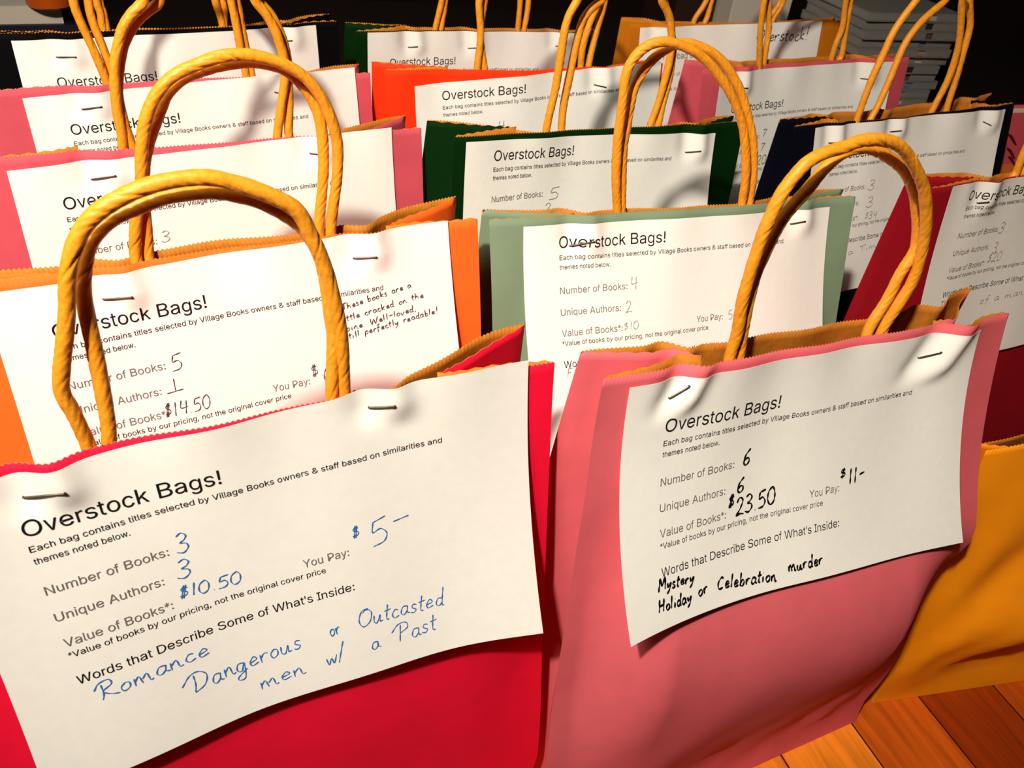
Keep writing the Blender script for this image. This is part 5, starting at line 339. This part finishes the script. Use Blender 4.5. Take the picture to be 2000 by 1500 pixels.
GL = {
'0':(.6,[[(.3,1),(.08,.75),(.05,.3),(.25,0),(.5,.2),(.52,.7),(.35,1),(.25,.95)]]),
'1':(.35,[[(.18,1),(.15,0)]]),
'2':(.6,[[(.05,.75),(.25,1),(.48,.8),(.3,.35),(.03,.03),(.3,.08),(.58,.02)]]),
'3':(.6,[[(.08,.88),(.3,1),(.48,.82),(.38,.62),(.2,.52),(.45,.42),(.5,.2),(.28,0),(0,.1)]]),
'4':(.62,[[(.15,1),(.08,.5),(.35,.45),(.58,.5)],[(.5,.95),(.42,0)]]),
'5':(.6,[[(.55,1),(.15,.92)],[(.15,.92),(.1,.55),(.35,.6),(.52,.35),(.4,.08),(.05,.02)]]),
'6':(.55,[[(.45,1),(.15,.65),(.05,.25),(.2,0),(.42,.12),(.42,.38),(.22,.42),(.08,.25)]]),
'7':(.55,[[(.03,.92),(.5,.98),(.3,.5),(.18,0)]]),
'$':(.5,[[(.42,.78),(.2,.85),(.1,.65),(.4,.45),(.35,.22),(.05,.2)],[(.32,1.02),(.18,0)]]),
'#':(.5,[[(.42,.78),(.2,.85),(.1,.65),(.4,.45),(.35,.22),(.05,.2)],[(.34,1.02),(.22,0)],[(.24,1.02),(.12,0)]]),
'.':(.22,[[(.08,.04),(.12,.0)]]),
',':(.22,[[(.1,.08),(.06,-.15)]]),
'-':(.5,[[(.05,.42),(.45,.48)]]),
'_':(.6,[[(.0,.0),(.55,.06)]]),
'~':(.7,[[(.05,.75),(.65,.85)]]),
'!':(.3,[[(.2,1.05),(.13,.32)],[(.1,.06),(.13,.0)]]),
'/':(.4,[[(.4,1.05),(.0,-.1)]]),
'R':(.7,[[(.12,.85),(.15,.3),(.08,-.02)],[(-.15,.62),(.05,.95),(.4,1),(.48,.7),(.15,.45),(.4,.15),(.7,.02)]]),
'D':(.85,[[(.2,.9),(.22,.45),(.15,.03)],[(-.35,.55),(.05,.95),(.45,.98),(.75,.65),(.6,.2),(.15,.0)]]),
'O':(.75,[[(.5,.95),(.15,.85),(.02,.35),(.25,0),(.6,.2),(.68,.7),(.4,.9),(.2,.75)]]),
'P':(.65,[[(.22,.9),(.15,.0)],[(-.25,.6),(.1,.95),(.5,.95),(.58,.65),(.2,.45)]]),
'M':(.8,[[(.03,-.15),(.12,.9),(.35,.3),(.62,.95),(.7,0)]]),
'H':(.7,[[(.1,1),(.05,0)],[(.55,1),(.5,0)],[(.05,.48),(.55,.52)]]),
'C':(.6,[[(.5,.75),(.3,.85),(.05,.45),(.15,.05),(.5,.1)]]),
'W':(.9,[[(.02,.95),(.12,0),(.4,.7),(.55,0),(.85,1)]]),
'T':(.6,[[(.0,.85),(.6,.95)],[(.3,.9),(.25,0)]]),
'F':(.6,[[(.1,.95),(.05,0)],[(.05,.95),(.55,1)],[(.08,.5),(.4,.55)]]),
'S':(.55,[[(.5,.85),(.25,1),(.1,.75),(.42,.4),(.3,.02),(.0,.12)]]),
'a':(.5,[[(.4,.45),(.15,.45),(.05,.15),(.2,0),(.38,.2),(.4,.45),(.4,.1),(.55,.05)]]),
'b':(.48,[[(.08,1),(.06,0)],[(.06,.2),(.25,.45),(.4,.25),(.25,0),(.06,.05)]]),
'c':(.42,[[(.36,.4),(.18,.45),(.05,.2),(.18,0),(.42,.08)]]),
'd':(.5,[[(.38,.4),(.15,.42),(.05,.15),(.2,0),(.38,.15)],[(.42,1),(.38,.05),(.5,.03)]]),
'e':(.45,[[(.05,.2),(.38,.3),(.25,.47),(.08,.25),(.15,.02),(.45,.1)]]),
'f':(.38,[[(.38,.95),(.2,.9),(.15,.4),(.1,-.2)],[(.0,.45),(.35,.5)]]),
'g':(.5,[[(.38,.42),(.12,.42),(.06,.12),(.25,.02),(.4,.4),(.36,-.35),(.1,-.42),(.05,-.25),(.5,.05)]]),
'h':(.5,[[(.08,1),(.05,0)],[(.05,.25),(.25,.48),(.36,.3),(.36,0)]]),
'i':(.25,[[(.1,.45),(.09,0)],[(.13,.68),(.14,.72)]]),
'k':(.48,[[(.08,1),(.05,0)],[(.38,.5),(.1,.22),(.42,.0)]]),
'l':(.25,[[(.12,1),(.08,0)]]),
'm':(.72,[[(.03,.45),(.05,0)],[(.05,.25),(.2,.47),(.32,.0)],[(.32,.25),(.5,.47),(.6,.02),(.72,.05)]]),
'n':(.5,[[(.03,.45),(.05,0)],[(.05,.25),(.25,.47),(.36,.03),(.5,.05)]]),
'o':(.46,[[(.22,.46),(.05,.25),(.15,.0),(.36,.12),(.36,.38),(.2,.46)]]),
'p':(.5,[[(.1,.45),(.03,-.42)],[(.08,.3),(.28,.48),(.42,.25),(.25,.02),(.07,.08)]]),
'r':(.4,[[(.03,.45),(.06,0)],[(.06,.25),(.2,.45),(.38,.42)]]),
's':(.4,[[(.34,.42),(.16,.46),(.1,.3),(.32,.15),(.2,.0),(.02,.06)]]),
't':(.36,[[(.18,.85),(.13,.1),(.28,.02)],[(.0,.5),(.36,.56)]]),
'u':(.52,[[(.05,.45),(.06,.1),(.22,.02),(.38,.4),(.38,.06),(.54,.08)]]),
'v':(.44,[[(.03,.45),(.18,.02),(.42,.48)]]),
'w':(.62,[[(.03,.42),(.12,.03),(.3,.35),(.4,.03),(.6,.48)]]),
'y':(.5,[[(.05,.45),(.15,.1),(.4,.45)],[(.42,.48),(.3,-.1),(.05,-.42)]]),
' ':(.45,[]),
}


def catmull(P, step):
    P = [Vector(p) for p in P]; out = []
    n = len(P)
    for i in range(n - 1):
        p0 = P[i - 1] if i else P[0] * 2 - P[1]; p1, p2 = P[i], P[i + 1]
        p3 = P[i + 2] if i + 2 < n else P[-1] * 2 - P[-2]
        d = (p2 - p1).length; k = max(1, int(d / step + .5))
        for j in range(k):
            t = j / k
            out.append(.5 * ((2 * p1) + (p2 - p0) * t + (2 * p0 - 5 * p1 + 4 * p2 - p3) * t * t + (3 * p1 - p0 - 3 * p2 + p3) * t ** 3))
    out.append(P[-1].copy())
    return out

def smooth_pts(P, it):
    for _ in range(it):
        P = [P[0]] + [P[i] * .5 + (P[i - 1] + P[i + 1]) * .25 for i in range(1, len(P) - 1)] + [P[-1]]
    return P

def rope(name, P, parent, seed, r0=.00262, n=18, step=.0011):
    P = smooth_pts(catmull(P, step), 4)
    rnd = random.Random(seed)
    vs, fs = [], []
    T = (P[1] - P[0]).normalized(); N = T.orthogonal().normalized()
    s = 0.0; ph = rnd.random() * 6; jit = [rnd.uniform(-.5, .5) for _ in range(60)]
    for i, p in enumerate(P):
        if i:
            s += (P[i] - P[i - 1]).length
            T2 = (P[min(i + 1, len(P) - 1)] - P[i - 1]).normalized()
            q = T.rotation_difference(T2); N = (q @ N); T = T2
            N = (N - T * N.dot(T)).normalized()
        B = T.cross(N)
        tw = ph + s / .033 * 2 * math.pi + .5 * math.sin(s * 90 + seed) + .35 * math.sin(s * 230)
        fat = 1 + .03 * math.sin(s * 110 + seed) + .015 * math.sin(s * 410)
        for k in range(n):
            a = 2 * math.pi * k / n
            g = 0
            for q_, wd, dp in ((0, .17, .2), (1.2, .1, .1), (2.3, .13, .15), (3.4, .09, .1), (4.3, .14, .16), (5.4, .09, .09)):
                d = (a - tw - q_ + math.pi) % (2 * math.pi) - math.pi
                g += dp * (.55 + .45 * math.sin(s * (60 + 31 * q_) + 2.1 * q_ + seed)) * math.exp(-(d / wd) ** 2) - .025 * math.exp(-((d - .35) / .3) ** 2)
            r = r0 * fat * (1 - g)
            vs.append(p + (N * math.cos(a) + B * math.sin(a)) * r)
        if i:
            k0 = (i - 1) * n
            for k in range(n):
                fs.append((k0 + k, k0 + (k + 1) % n, k0 + n + (k + 1) % n, k0 + n + k))
    fs.append(tuple(range(n - 1, -1, -1))); fs.append(tuple(range(len(vs) - n, len(vs))))
    return new_obj(name, vs, fs, [ROPE], parent)

def bag_body(F, m_out, parent, rows=30, nf=248, ng=30):
    p = F.p
    S = [0, .004, .03, .07] + [.07 + .93 * (i / (rows - 4)) ** .8 for i in range(1, rows - 3)]
    S[-2] = 1 - .0045 / F.Ls; 
    nr = len(S)
    vs, fs = [], []
    ncol = None
    for ri, s in enumerate(S):
        row = []
        last = ri == nr - 1
        squeeze = 1 - p.get('sqb', .04) * (1 - s) 
        def X(t): return (F.xl + (F.xr - F.xl) * t)
        fl = p.get('flare', 0) * (1 - s)
        tk = p.get('tuck', 0) * (1 - sstep(0, .12, s))
        xc = (F.xl + F.xr) / 2
        def sq(x): return xc + (x - xc) * squeeze - fl * (F.xr - x) / (F.xr - F.xl) - tk * sstep(.7, 1, (x - F.xl) / (F.xr - F.xl))
        for i in range(nf + 1):                                    # front, left to right
            row.append(F.front(sq(X(i / nf)), s))
        def gusset(x, sgn):
            a = F.front(sq(x), s); b = F.back(sq(x), s)
            d = b[1] - a[1]; D0 = p['db']
            half = max(D0 / 2, d / 2); ht = max(p.get('gw', .122) / 2, d / 2)
            inw = .82 * math.sqrt(max(0, half * half - d * d / 4)) * sstep(.12, .45, s)
            inw += (.96 * math.sqrt(max(0, ht * ht - d * d / 4)) - inw) * sstep(.4, 1, s) + p.get('gin', .008) * sstep(-.04, 0, s) * (1 - sstep(.5, .95, s))
            g = []
            for i in range(1, ng):
                t = i / ng
                tri = 1 - abs(2 * t - 1)
                tri = tri - .12 * math.exp(-((t - .5) / .09) ** 2) if tri > .7 else tri
                xi = sq(x) - sgn * inw * tri
                fa, fb = F.front(xi, s), F.back(xi, s)
                w0 = .1 + .8 * t
                w1 = .05 + .4 * t if t < .5 else .25 + 1.4 * (t - .5)
                w_ = w0 + (w1 - w0) * sstep(.4, .9, s)
                yy = fa[1] + (fb[1] - fa[1]) * w_
                g.append((a[0] + (b[0] - a[0]) * t - sgn * inw * tri, yy, a[2] + (b[2] - a[2]) * t))
            return g
        row += gusset(F.xr, 1)
        for i in range(nf + 1):
            row.append(F.back(sq(X(1 - i / nf)), s))
        row += gusset(F.xl, -1)[::-1]
        if last:
            row = [(v[0], v[1], v[2] + (.00042 if k % 2 else -.00042)) for k, v in enumerate(row)]
        if s == 0:
            row = [(v[0], v[1], 0.0003) for v in row]
        ncol = len(row)
        vs += row
    for r in range(nr - 1):
        for k in range(ncol):
            a, b = r * ncol + k, r * ncol + (k + 1) % ncol
            fs.append((a, b, b + ncol, a + ncol))
    fs.append(tuple(range(ncol - 1, -1, -1)))
    o = new_obj('body', vs, fs, [m_out, KRAFT], parent, sharp=.7)
    sd = o.modifiers.new('thickness', 'SOLIDIFY'); sd.thickness = .0003; sd.offset = -1
    sd.material_offset = 1; sd.material_offset_rim = 1; sd.use_quality_normals = False
    return o

def text_vf(body):                     # outlines of the printed sans-serif letters, capital height 716
    v, f, x = [], [], 0
    for ch in body:
        wd, gv, gf = FONT[ch]
        k = len(v)
        v += [(x + q[0], q[1]) for q in gv]; f += [tuple(k + i for i in g) for g in gf]
        x += wd
    return v, f

PRINT = [  # text, x start, x end, baseline below the title's, capital height, grey?
    ('Overstock Bags!', 'xm', 't1', 0, 6.5, 0),
    ('Each bag contains titles selected by Village Books owners & staff based on similarities and', 'xm', 'e1', LAY['ye'], 2.65, 0),
    ('themes noted below.', 'xm', 54.0, LAY['yh'], 2.65, 0),
    ('Number of Books:', 'xm', 'n1', LAY['yn'], 3.85, 1),
    ('Unique Authors:', 'xm', 'u1', LAY['yu'], 3.85, 1),
    ('Value of Books*:', 'xm', 'v1', LAY['yv'], 3.85, 1),
    ('*Value of books by our pricing, not the original cover price', 'xm', 's1', LAY['ys'], 2.7, 0),
    ('You Pay:', 'y0', 'y1', LAY['yv'], 3.85, 1),
    ("Words that Describe Some of What's Inside:", 'xm', 'w1', LAY['yw'], 4.0, 0),
]
PRINT_OTHER = [('This bag contains...', 25, 94, 0, 6.0, 1), ('Number of Books:', 25, 64, 16, 3.6, 1), ('Unique Authors:', 25, 60, 30, 3.6, 1)]

def note(F, parent):
    p = F.p
    vs, fs, mi = [], [], []
    nx, nt = 96, 60
    Wd, Ht = .216, p['H']
    for side in (0, 1):
        for j in range(nt + 1):
            for i in range(nx + 1):
                vs.append(F.sheet(-Wd / 2 + Wd * i / nx, Ht * j / nt, .0 if side == 0 else -.00012))
    q = (nx + 1) * (nt + 1)
    for j in range(nt):
        for i in range(nx):
            a = j * (nx + 1) + i
            fs.append((a, a + nx + 1, a + nx + 2, a + 1)); fs.append((q + a, q + a + 1, q + a + nx + 2, q + a + nx + 1))
    rim = [i for i in range(nx + 1)] + [j * (nx + 1) + nx for j in range(1, nt + 1)] + [nt * (nx + 1) + i for i in range(nx - 1, -1, -1)] + [j * (nx + 1) for j in range(nt - 1, 0, -1)]
    for k in range(len(rim)):
        a, b = rim[k], rim[(k + 1) % len(rim)]
        fs.append((b, a, q + a, q + b))
    mi = [0] * len(fs)
    def put(tv, tf, x0, x1, yb, cap, m):
        xs = [v[0] for v in tv]; a, b = min(xs), max(xs)
        k = len(vs)
        for v in tv:
            x = x0 + (v[0] - a) / (b - a) * (x1 - x0); t = yb - v[1] / 716 * cap
            vs.append(F.sheet(x / 1000 - Wd / 2, (t + p['toff']) / 1000, .00022))
        for f in tf:
            fs.append(tuple(k + i for i in f)); mi.append(m)
    for (s, a, b, yb, cap, g) in (PRINT_OTHER if p['col'] == 'amber' else PRINT):
        a = LAY[a] if isinstance(a, str) else a; b = LAY[b] if isinstance(b, str) else b
        tv, tf = text_vf(s)
        put(tv, tf, a, b, yb, cap, 2 if g else 1)
    # handwriting: ribbons of pen along single-stroke letters
    rnd = random.Random(p['seed'])
    for (word, x1, t1, x2, t2, hh) in p['text']:
        adv = sum(GL[c][0] + .06 for c in word); L = math.hypot(x2 - x1, t2 - t1)
        ux, ut = (x2 - x1) / L, (t2 - t1) / L
        sc = L / adv; cx = 0
        for c in word:
            wd, strokes = GL[c]
            jx, jy = rnd.uniform(-.03, .03), rnd.uniform(-.04, .04)
            for st in strokes:
                P2 = []
                for (gx, gy) in st:
                    xx = (cx + gx + jx + .14 * gy * hh / sc * .6) * sc; yy = (gy + jy) * hh
                    P2.append(Vector((x1 + ux * xx + ut * yy, t1 + ut * xx - ux * yy, 0)))
                C2 = catmull(P2, .35) if len(P2) > 2 else catmull(P2, .5)
                k = len(vs); n = len(C2)
                if n < 2: continue
                for i, c2 in enumerate(C2):
                    d = (C2[min(i + 1, n - 1)] - C2[max(i - 1, 0)])
                    d = d.normalized() if d.length > 1e-6 else Vector((1, 0, 0))
                    wv = p['penw'] * .5 * (.8 + .25 * math.sin(i * .6)) * (.6 if i in (0, n - 1) else 1)
                    nrm = Vector((-d.y, d.x, 0)) * wv
                    for sg in (1, -1):
                        qv = c2 + nrm * sg
                        vs.append(F.sheet(qv.x / 1000, qv.y / 1000, .00026))
                for i in range(n - 1):
                    fs.append((k + 2 * i, k + 2 * i + 1, k + 2 * i + 3, k + 2 * i + 2)); mi.append(3)
            cx += wd + .06
    o = new_obj('note_sheet', vs, fs, [NOTE, INK, GREY, PEN[p['pen']]], parent, mi, sharp=1.0)
    for (a, b, c, d) in p['staple']:
        A = Vector(F.sheet(a / 1000, b / 1000, .0006)); B = Vector(F.sheet(c / 1000, d / 1000, .0006))
        A2 = Vector(F.sheet(a / 1000, b / 1000, -.0012)); B2 = Vector(F.sheet(c / 1000, d / 1000, -.0012))
        wire('staple', [A2, A, A * .96 + B * .04, (A + B) / 2, A * .04 + B * .96, B, B2], .00042, o)
    return o

def wire(name, P, r, parent, n=8):
    vs, fs = [], []
    P = [Vector(q) for q in P]
    for i, q in enumerate(P):
        T = (P[min(i + 1, len(P) - 1)] - P[max(i - 1, 0)]).normalized()
        N = T.orthogonal().normalized(); B = T.cross(N)
        if i == 0: N0 = N
        else:
            N = (N0 - T * N0.dot(T)).normalized(); B = T.cross(N); N0 = N
        for k in range(n):
            a = 2 * math.pi * k / n
            vs.append(q + (N * math.cos(a) + B * math.sin(a)) * r)
        if i:
            for k in range(n):
                k0 = (i - 1) * n
                fs.append((k0 + k, k0 + (k + 1) % n, k0 + n + (k + 1) % n, k0 + n + k))
    fs.append(tuple(range(n - 1, -1, -1))); fs.append(tuple(range(len(vs) - n, len(vs))))
    return new_obj(name, vs, fs, [STEEL], parent)

for key, p in BAGS.items():
    F = Form(p)
    t = empty('paper_bag', (p['foot'][0], p['foot'][1], 0), p['yaw'], p['label'], 'bag', 'paper bags with stapled notes')
    bag_body(F, PAPER[p['col']], t)
    note(F, t)
    for i, hp in enumerate(p['handle']):
        rope('handle', [Vector(q) / 1000 for q in hp], t, p['seed'] * 2 + i, n=36 if key in 'ABCD' else 22, step=.0008 if key in 'ABCD' else .0012)

# the small yellow bag beside the rose one
py = dict(H=.12, gw=.09, lean=.1, roll=0, Ls=.226, K=[.012, .01, .006, 0, 0], xl=-.1015, xr=.1015, gap=(.0, .03, .034), dt=(.006, .01, .02), db=.088, seed=21, pleat=[],
          dent=[(-.03, .075, .011, .02, .09, -.9), (-.062, .05, -.008, .012, .05, -.8), (.0, .03, -.012, .05, .03, .2), (-.055, .12, -.006, .015, .05, -.5), (.03, .11, .008, .03, .07, .5), (-.08, .022, .007, .018, .02, .5)])
F = Form(py)
ya = math.radians(16.7)
t = empty('paper_bag', (.284 + .1015 * math.cos(ya), .367 + .1015 * math.sin(ya), 0), ya, 'small golden yellow paper bag without a note, low on the right', 'bag')
bag_body(F, PAPER['yellow'], t, nf=200)
ytop = F.front(0, 1)
for i, off in enumerate((.004, .013)):
    pts = [Vector((-.04, ytop[1] + off - .002, ytop[2] - .022))] + [Vector((-.04 * math.cos(a), ytop[1] + off, ytop[2] + .085 * math.sin(a) ** .8)) for a in [math.pi * k / 10 for k in range(1, 10)]] + [Vector((.04, ytop[1] + off - .002, ytop[2] - .022))]
    rope('handle', pts, t, 50 + i)

# ------------------------------------------------------------------ behind the bags: low bench, disc cases, books
BENCH_Z = .19
bw = mat('dark_bench_wood', (24, 14, 9), .6, .3, .1, 40)
byaw = math.radians(14.5)
be = empty('low_bench', (0, 1.005, 0), byaw, 'low dark wooden bench along the back, behind the bags', 'bench')
vs, fs = [], []; box_vf(-1.1, 1.2, 0, .36, BENCH_Z - .024, BENCH_Z, vs, fs)
bevel(new_obj('top', vs, fs, [bw], be, smooth=False), .003)
for x in (-1.05, 0, 1.13):
    vs, fs = [], []; box_vf(x, x + .03, .02, .34, 0, BENCH_Z - .0242, vs, fs)
    bevel(new_obj('leg', vs, fs, [bw], be, smooth=False), .002)

def bench_pt(x, y, z=BENCH_Z):
    return (x * math.cos(byaw) - y * math.sin(byaw), 1.005 + x * math.sin(byaw) + y * math.cos(byaw), z)

clear = mat('clear_plastic', (205, 200, 192), .18, .5)
bn = clear.node_tree.nodes['Principled BSDF']
bn.inputs['Transmission Weight'].default_value = .75; bn.inputs['IOR'].default_value = 1.3
inlays = [mat('inlay_' + n, c, .5, .3) for n, c in (('brown', (92, 66, 50)), ('grey', (176, 170, 160)), ('blue', (96, 112, 150)), ('black', (44, 38, 34)), ('tan', (150, 124, 98)))]
rnd = random.Random(4)
order = ['lowest', 'second lowest', 'third lowest', 'fourth lowest', 'fifth from the bottom', 'sixth from the bottom', 'fifth from the top', 'fourth from the top', 'third from the top', 'second from the top', 'topmost']
for k in range(11):
    bx, by = .402 + rnd.uniform(-.005, .005), 1.185 + rnd.uniform(-.004, .004)
    o = empty('disc_case', (bx, by, BENCH_Z + .0002 + k * .0104), math.radians(22 + rnd.uniform(-1.5, 1.5)), 'clear plastic disc case lying flat, %s of the stack behind the bags' % order[k], 'disc case', 'stacked disc cases')
    vs, fs = [], []
    box_vf(-.071, .071, -.0625, .0625, 0, .0012, vs, fs); box_vf(-.071, .071, -.0625, .0625, .0088, .0102, vs, fs)
    box_vf(-.071, -.0698, -.0625, .0625, .0012, .0088, vs, fs); box_vf(.0698, .071, -.0625, .0625, .0012, .0088, vs, fs)
    box_vf(-.0698, .02, -.0625, -.0612, .0012, .0088, vs, fs); box_vf(.032, .0698, -.0625, -.0612, .0012, .0088, vs, fs)
    new_obj('case', vs, fs, [clear], o, smooth=False)
    vs, fs = [], []; box_vf(-.0685, .0685, -.0600, .060, .0016, .0084, vs, fs)
    new_obj('inlay', vs, fs, [inlays[(k * 3 + 1) % 5]], o, smooth=False)

def book(loc, rz, w, d, h, cover, pages, label, cat='book', standing=False, stripes=None):
    o = empty('book', loc, rz, label, cat)
    vs, fs = [], []
    c = .002
    if not standing:     # lying, spine to the front
        box_vf(-w / 2, w / 2, 0, d, 0, c, vs, fs); box_vf(-w / 2, w / 2, 0, d, h - c, h, vs, fs); box_vf(-w / 2, w / 2, 0, c, c, h - c, vs, fs)
        cv = new_obj('cover', vs, fs, [cover], o, smooth=False)
        vs, fs = [], []; box_vf(-w / 2 + .003, w / 2 - .003, c, d - .003, c, h - c, vs, fs)
    else:                # standing, front cover forward
        box_vf(-w / 2, w / 2, 0, c, 0, h, vs, fs); box_vf(-w / 2, w / 2, d - c, d, 0, h, vs, fs); box_vf(-w / 2, -w / 2 + c, c, d - c, 0, h, vs, fs)
        cv = new_obj('cover', vs, fs, [cover], o, smooth=False)
        vs, fs = [], []; box_vf(-w / 2 + c, w / 2 - .003, c, d - c, .003, h - .003, vs, fs)
    new_obj('pages', vs, fs, [pages], o, smooth=False)
    return o, cv

PAGES = mat('book_pages', (214, 200, 172), .85, .1)
NAVY = mat('navy_cover', (18, 18, 36), .5, .3); WHITEC = mat('grey_white_cover', (200, 188, 172), .5, .3)
book((-.652, .905, BENCH_Z), math.radians(30), .26, .18, .018, NAVY, PAGES, 'dark navy book lying under the off-white one, far left')
o, cv = book((-.655, .909, BENCH_Z + .0182), math.radians(30), .23, .17, .019, WHITEC, PAGES, 'off-white book with brown spine marks lying at the far left back')
BRN = mat('brown_spine_print', (84, 48, 26), .6, .2)
vs, fs = [], []
for (x0, x1, z0, z1) in ((.012, .02, .003, .016), (.037, .048, .006, .017), (-.03, -.026, .004, .015), (-.07, -.05, .005, .014)):
    box_vf(x0, x1, -.0003, 0, z0, z1, vs, fs)
k = len(cv.data.materials)
me = cv.data
bm_ = bmesh.new(); bm_.from_mesh(me)
vv = [bm_.verts.new(v) for v in vs]
for f in fs:
    q = bm_.faces.new([vv[i] for i in f]); q.material_index = 1
bm_.to_mesh(me); bm_.free(); me.materials.append(BRN)

# orange cup on the off-white book
cp = empty('cup', (-0.565, 0.963, BENCH_Z + .0374), 0, 'orange-brown cup standing on the off-white book at the far left', 'cup')
prof = [(.0, .0), (.021, 0), (.0235, .002), (.0255, .03), (.027, .07), (.0275, .072), (.026, .072), (.0245, .03), (.0225, .004), (0, .0035)]
vs, fs = [], []; n = 40
for (r, z) in prof:
    for k in range(n): vs.append((max(r, .0001) * math.cos(2 * math.pi * k / n), max(r, .0001) * math.sin(2 * math.pi * k / n), z))
for j in range(len(prof) - 1):
    for k in range(n): fs.append((j * n + k, j * n + (k + 1) % n, (j + 1) * n + (k + 1) % n, (j + 1) * n + k))
new_obj('body', vs, fs, [mat('orange_glaze', (190, 78, 10), .3, .5)], cp, sharp=.8)

# standing white box and brown book at the back, right of the middle
bx = empty('cardboard_box', bench_pt(.30, .13), byaw, 'pale grey-white cardboard box standing behind the amber bag', 'box')
vs, fs = [], []; box_vf(-.041, .041, 0, .06, 0, .20, vs, fs)
WB = mat('pale_card', (190, 178, 164), .7, .2, .05, 50)
bevel(new_obj('body', vs, fs, [WB], bx, smooth=False), .0015)
vs, fs = [], []; box_vf(-.0412, .0412, -.0008, .0606, .201, .216, vs, fs); 
bevel(new_obj('lid', vs, fs, [WB], bx, smooth=False), .0015)
book(bench_pt(.215, .15), byaw, .05, .12, .22, mat('brown_cover', (40, 22, 14), .5, .3), PAGES, 'dark brown book standing left of the pale cardboard box', standing=True)

# pink brush-striped book standing on the floor at the right edge
PK = mat('pink_cover', (214, 84, 92), .55, .3)
pb, cv = book((.508, .872, 0), math.radians(24), .19, .022, .284, PK, PAGES, 'pink book with dark brush strokes, standing at the right edge', standing=True)
vs, fs, mi = [], [], []
ST = mat('dark_red_strokes', (92, 14, 16), .6, .2); OR = mat('orange_band', (232, 120, 50), .6, .2); YL = mat('yellow_band', (238, 176, 60), .6, .2)
rnd = random.Random(9)
for k in range(26):
    x = -.088 + k * .0072; z = .262 - (k % 3) * .011 + rnd.uniform(-.002, .002)
    a = len(vs); pts = [(x, z), (x + .006, z - .003), (x + .0125, z - .008), (x + .018, z - .012)]
    for i, (u, v) in enumerate(pts):
        wv = .0017 * (.5, 1, .9, .4)[i]
        vs += [(u, -.0003, v + wv), (u, -.0003, v - wv)]
    for i in range(3): fs.append((a + 2 * i, a + 2 * i + 1, a + 2 * i + 3, a + 2 * i + 2)); mi.append(1)
for (z0, z1, m_) in ((.205, .232, 2), (.0, .205, 3)):
    a = len(vs); vs += [(-.095, -.0002, z0), (.095, -.0002, z0), (.095, -.0002, z1), (-.095, -.0002, z1)]; fs.append((a, a + 1, a + 2, a + 3)); mi.append(m_)
bm_ = bmesh.new(); bm_.from_mesh(cv.data)
vv = [bm_.verts.new(v) for v in vs]
for f, m_ in zip(fs, mi):
    q = bm_.faces.new([vv[i] for i in f]); q.material_index = m_
bm_.to_mesh(cv.data); bm_.free()
for x in (ST, OR, YL): cv.data.materials.append(x)
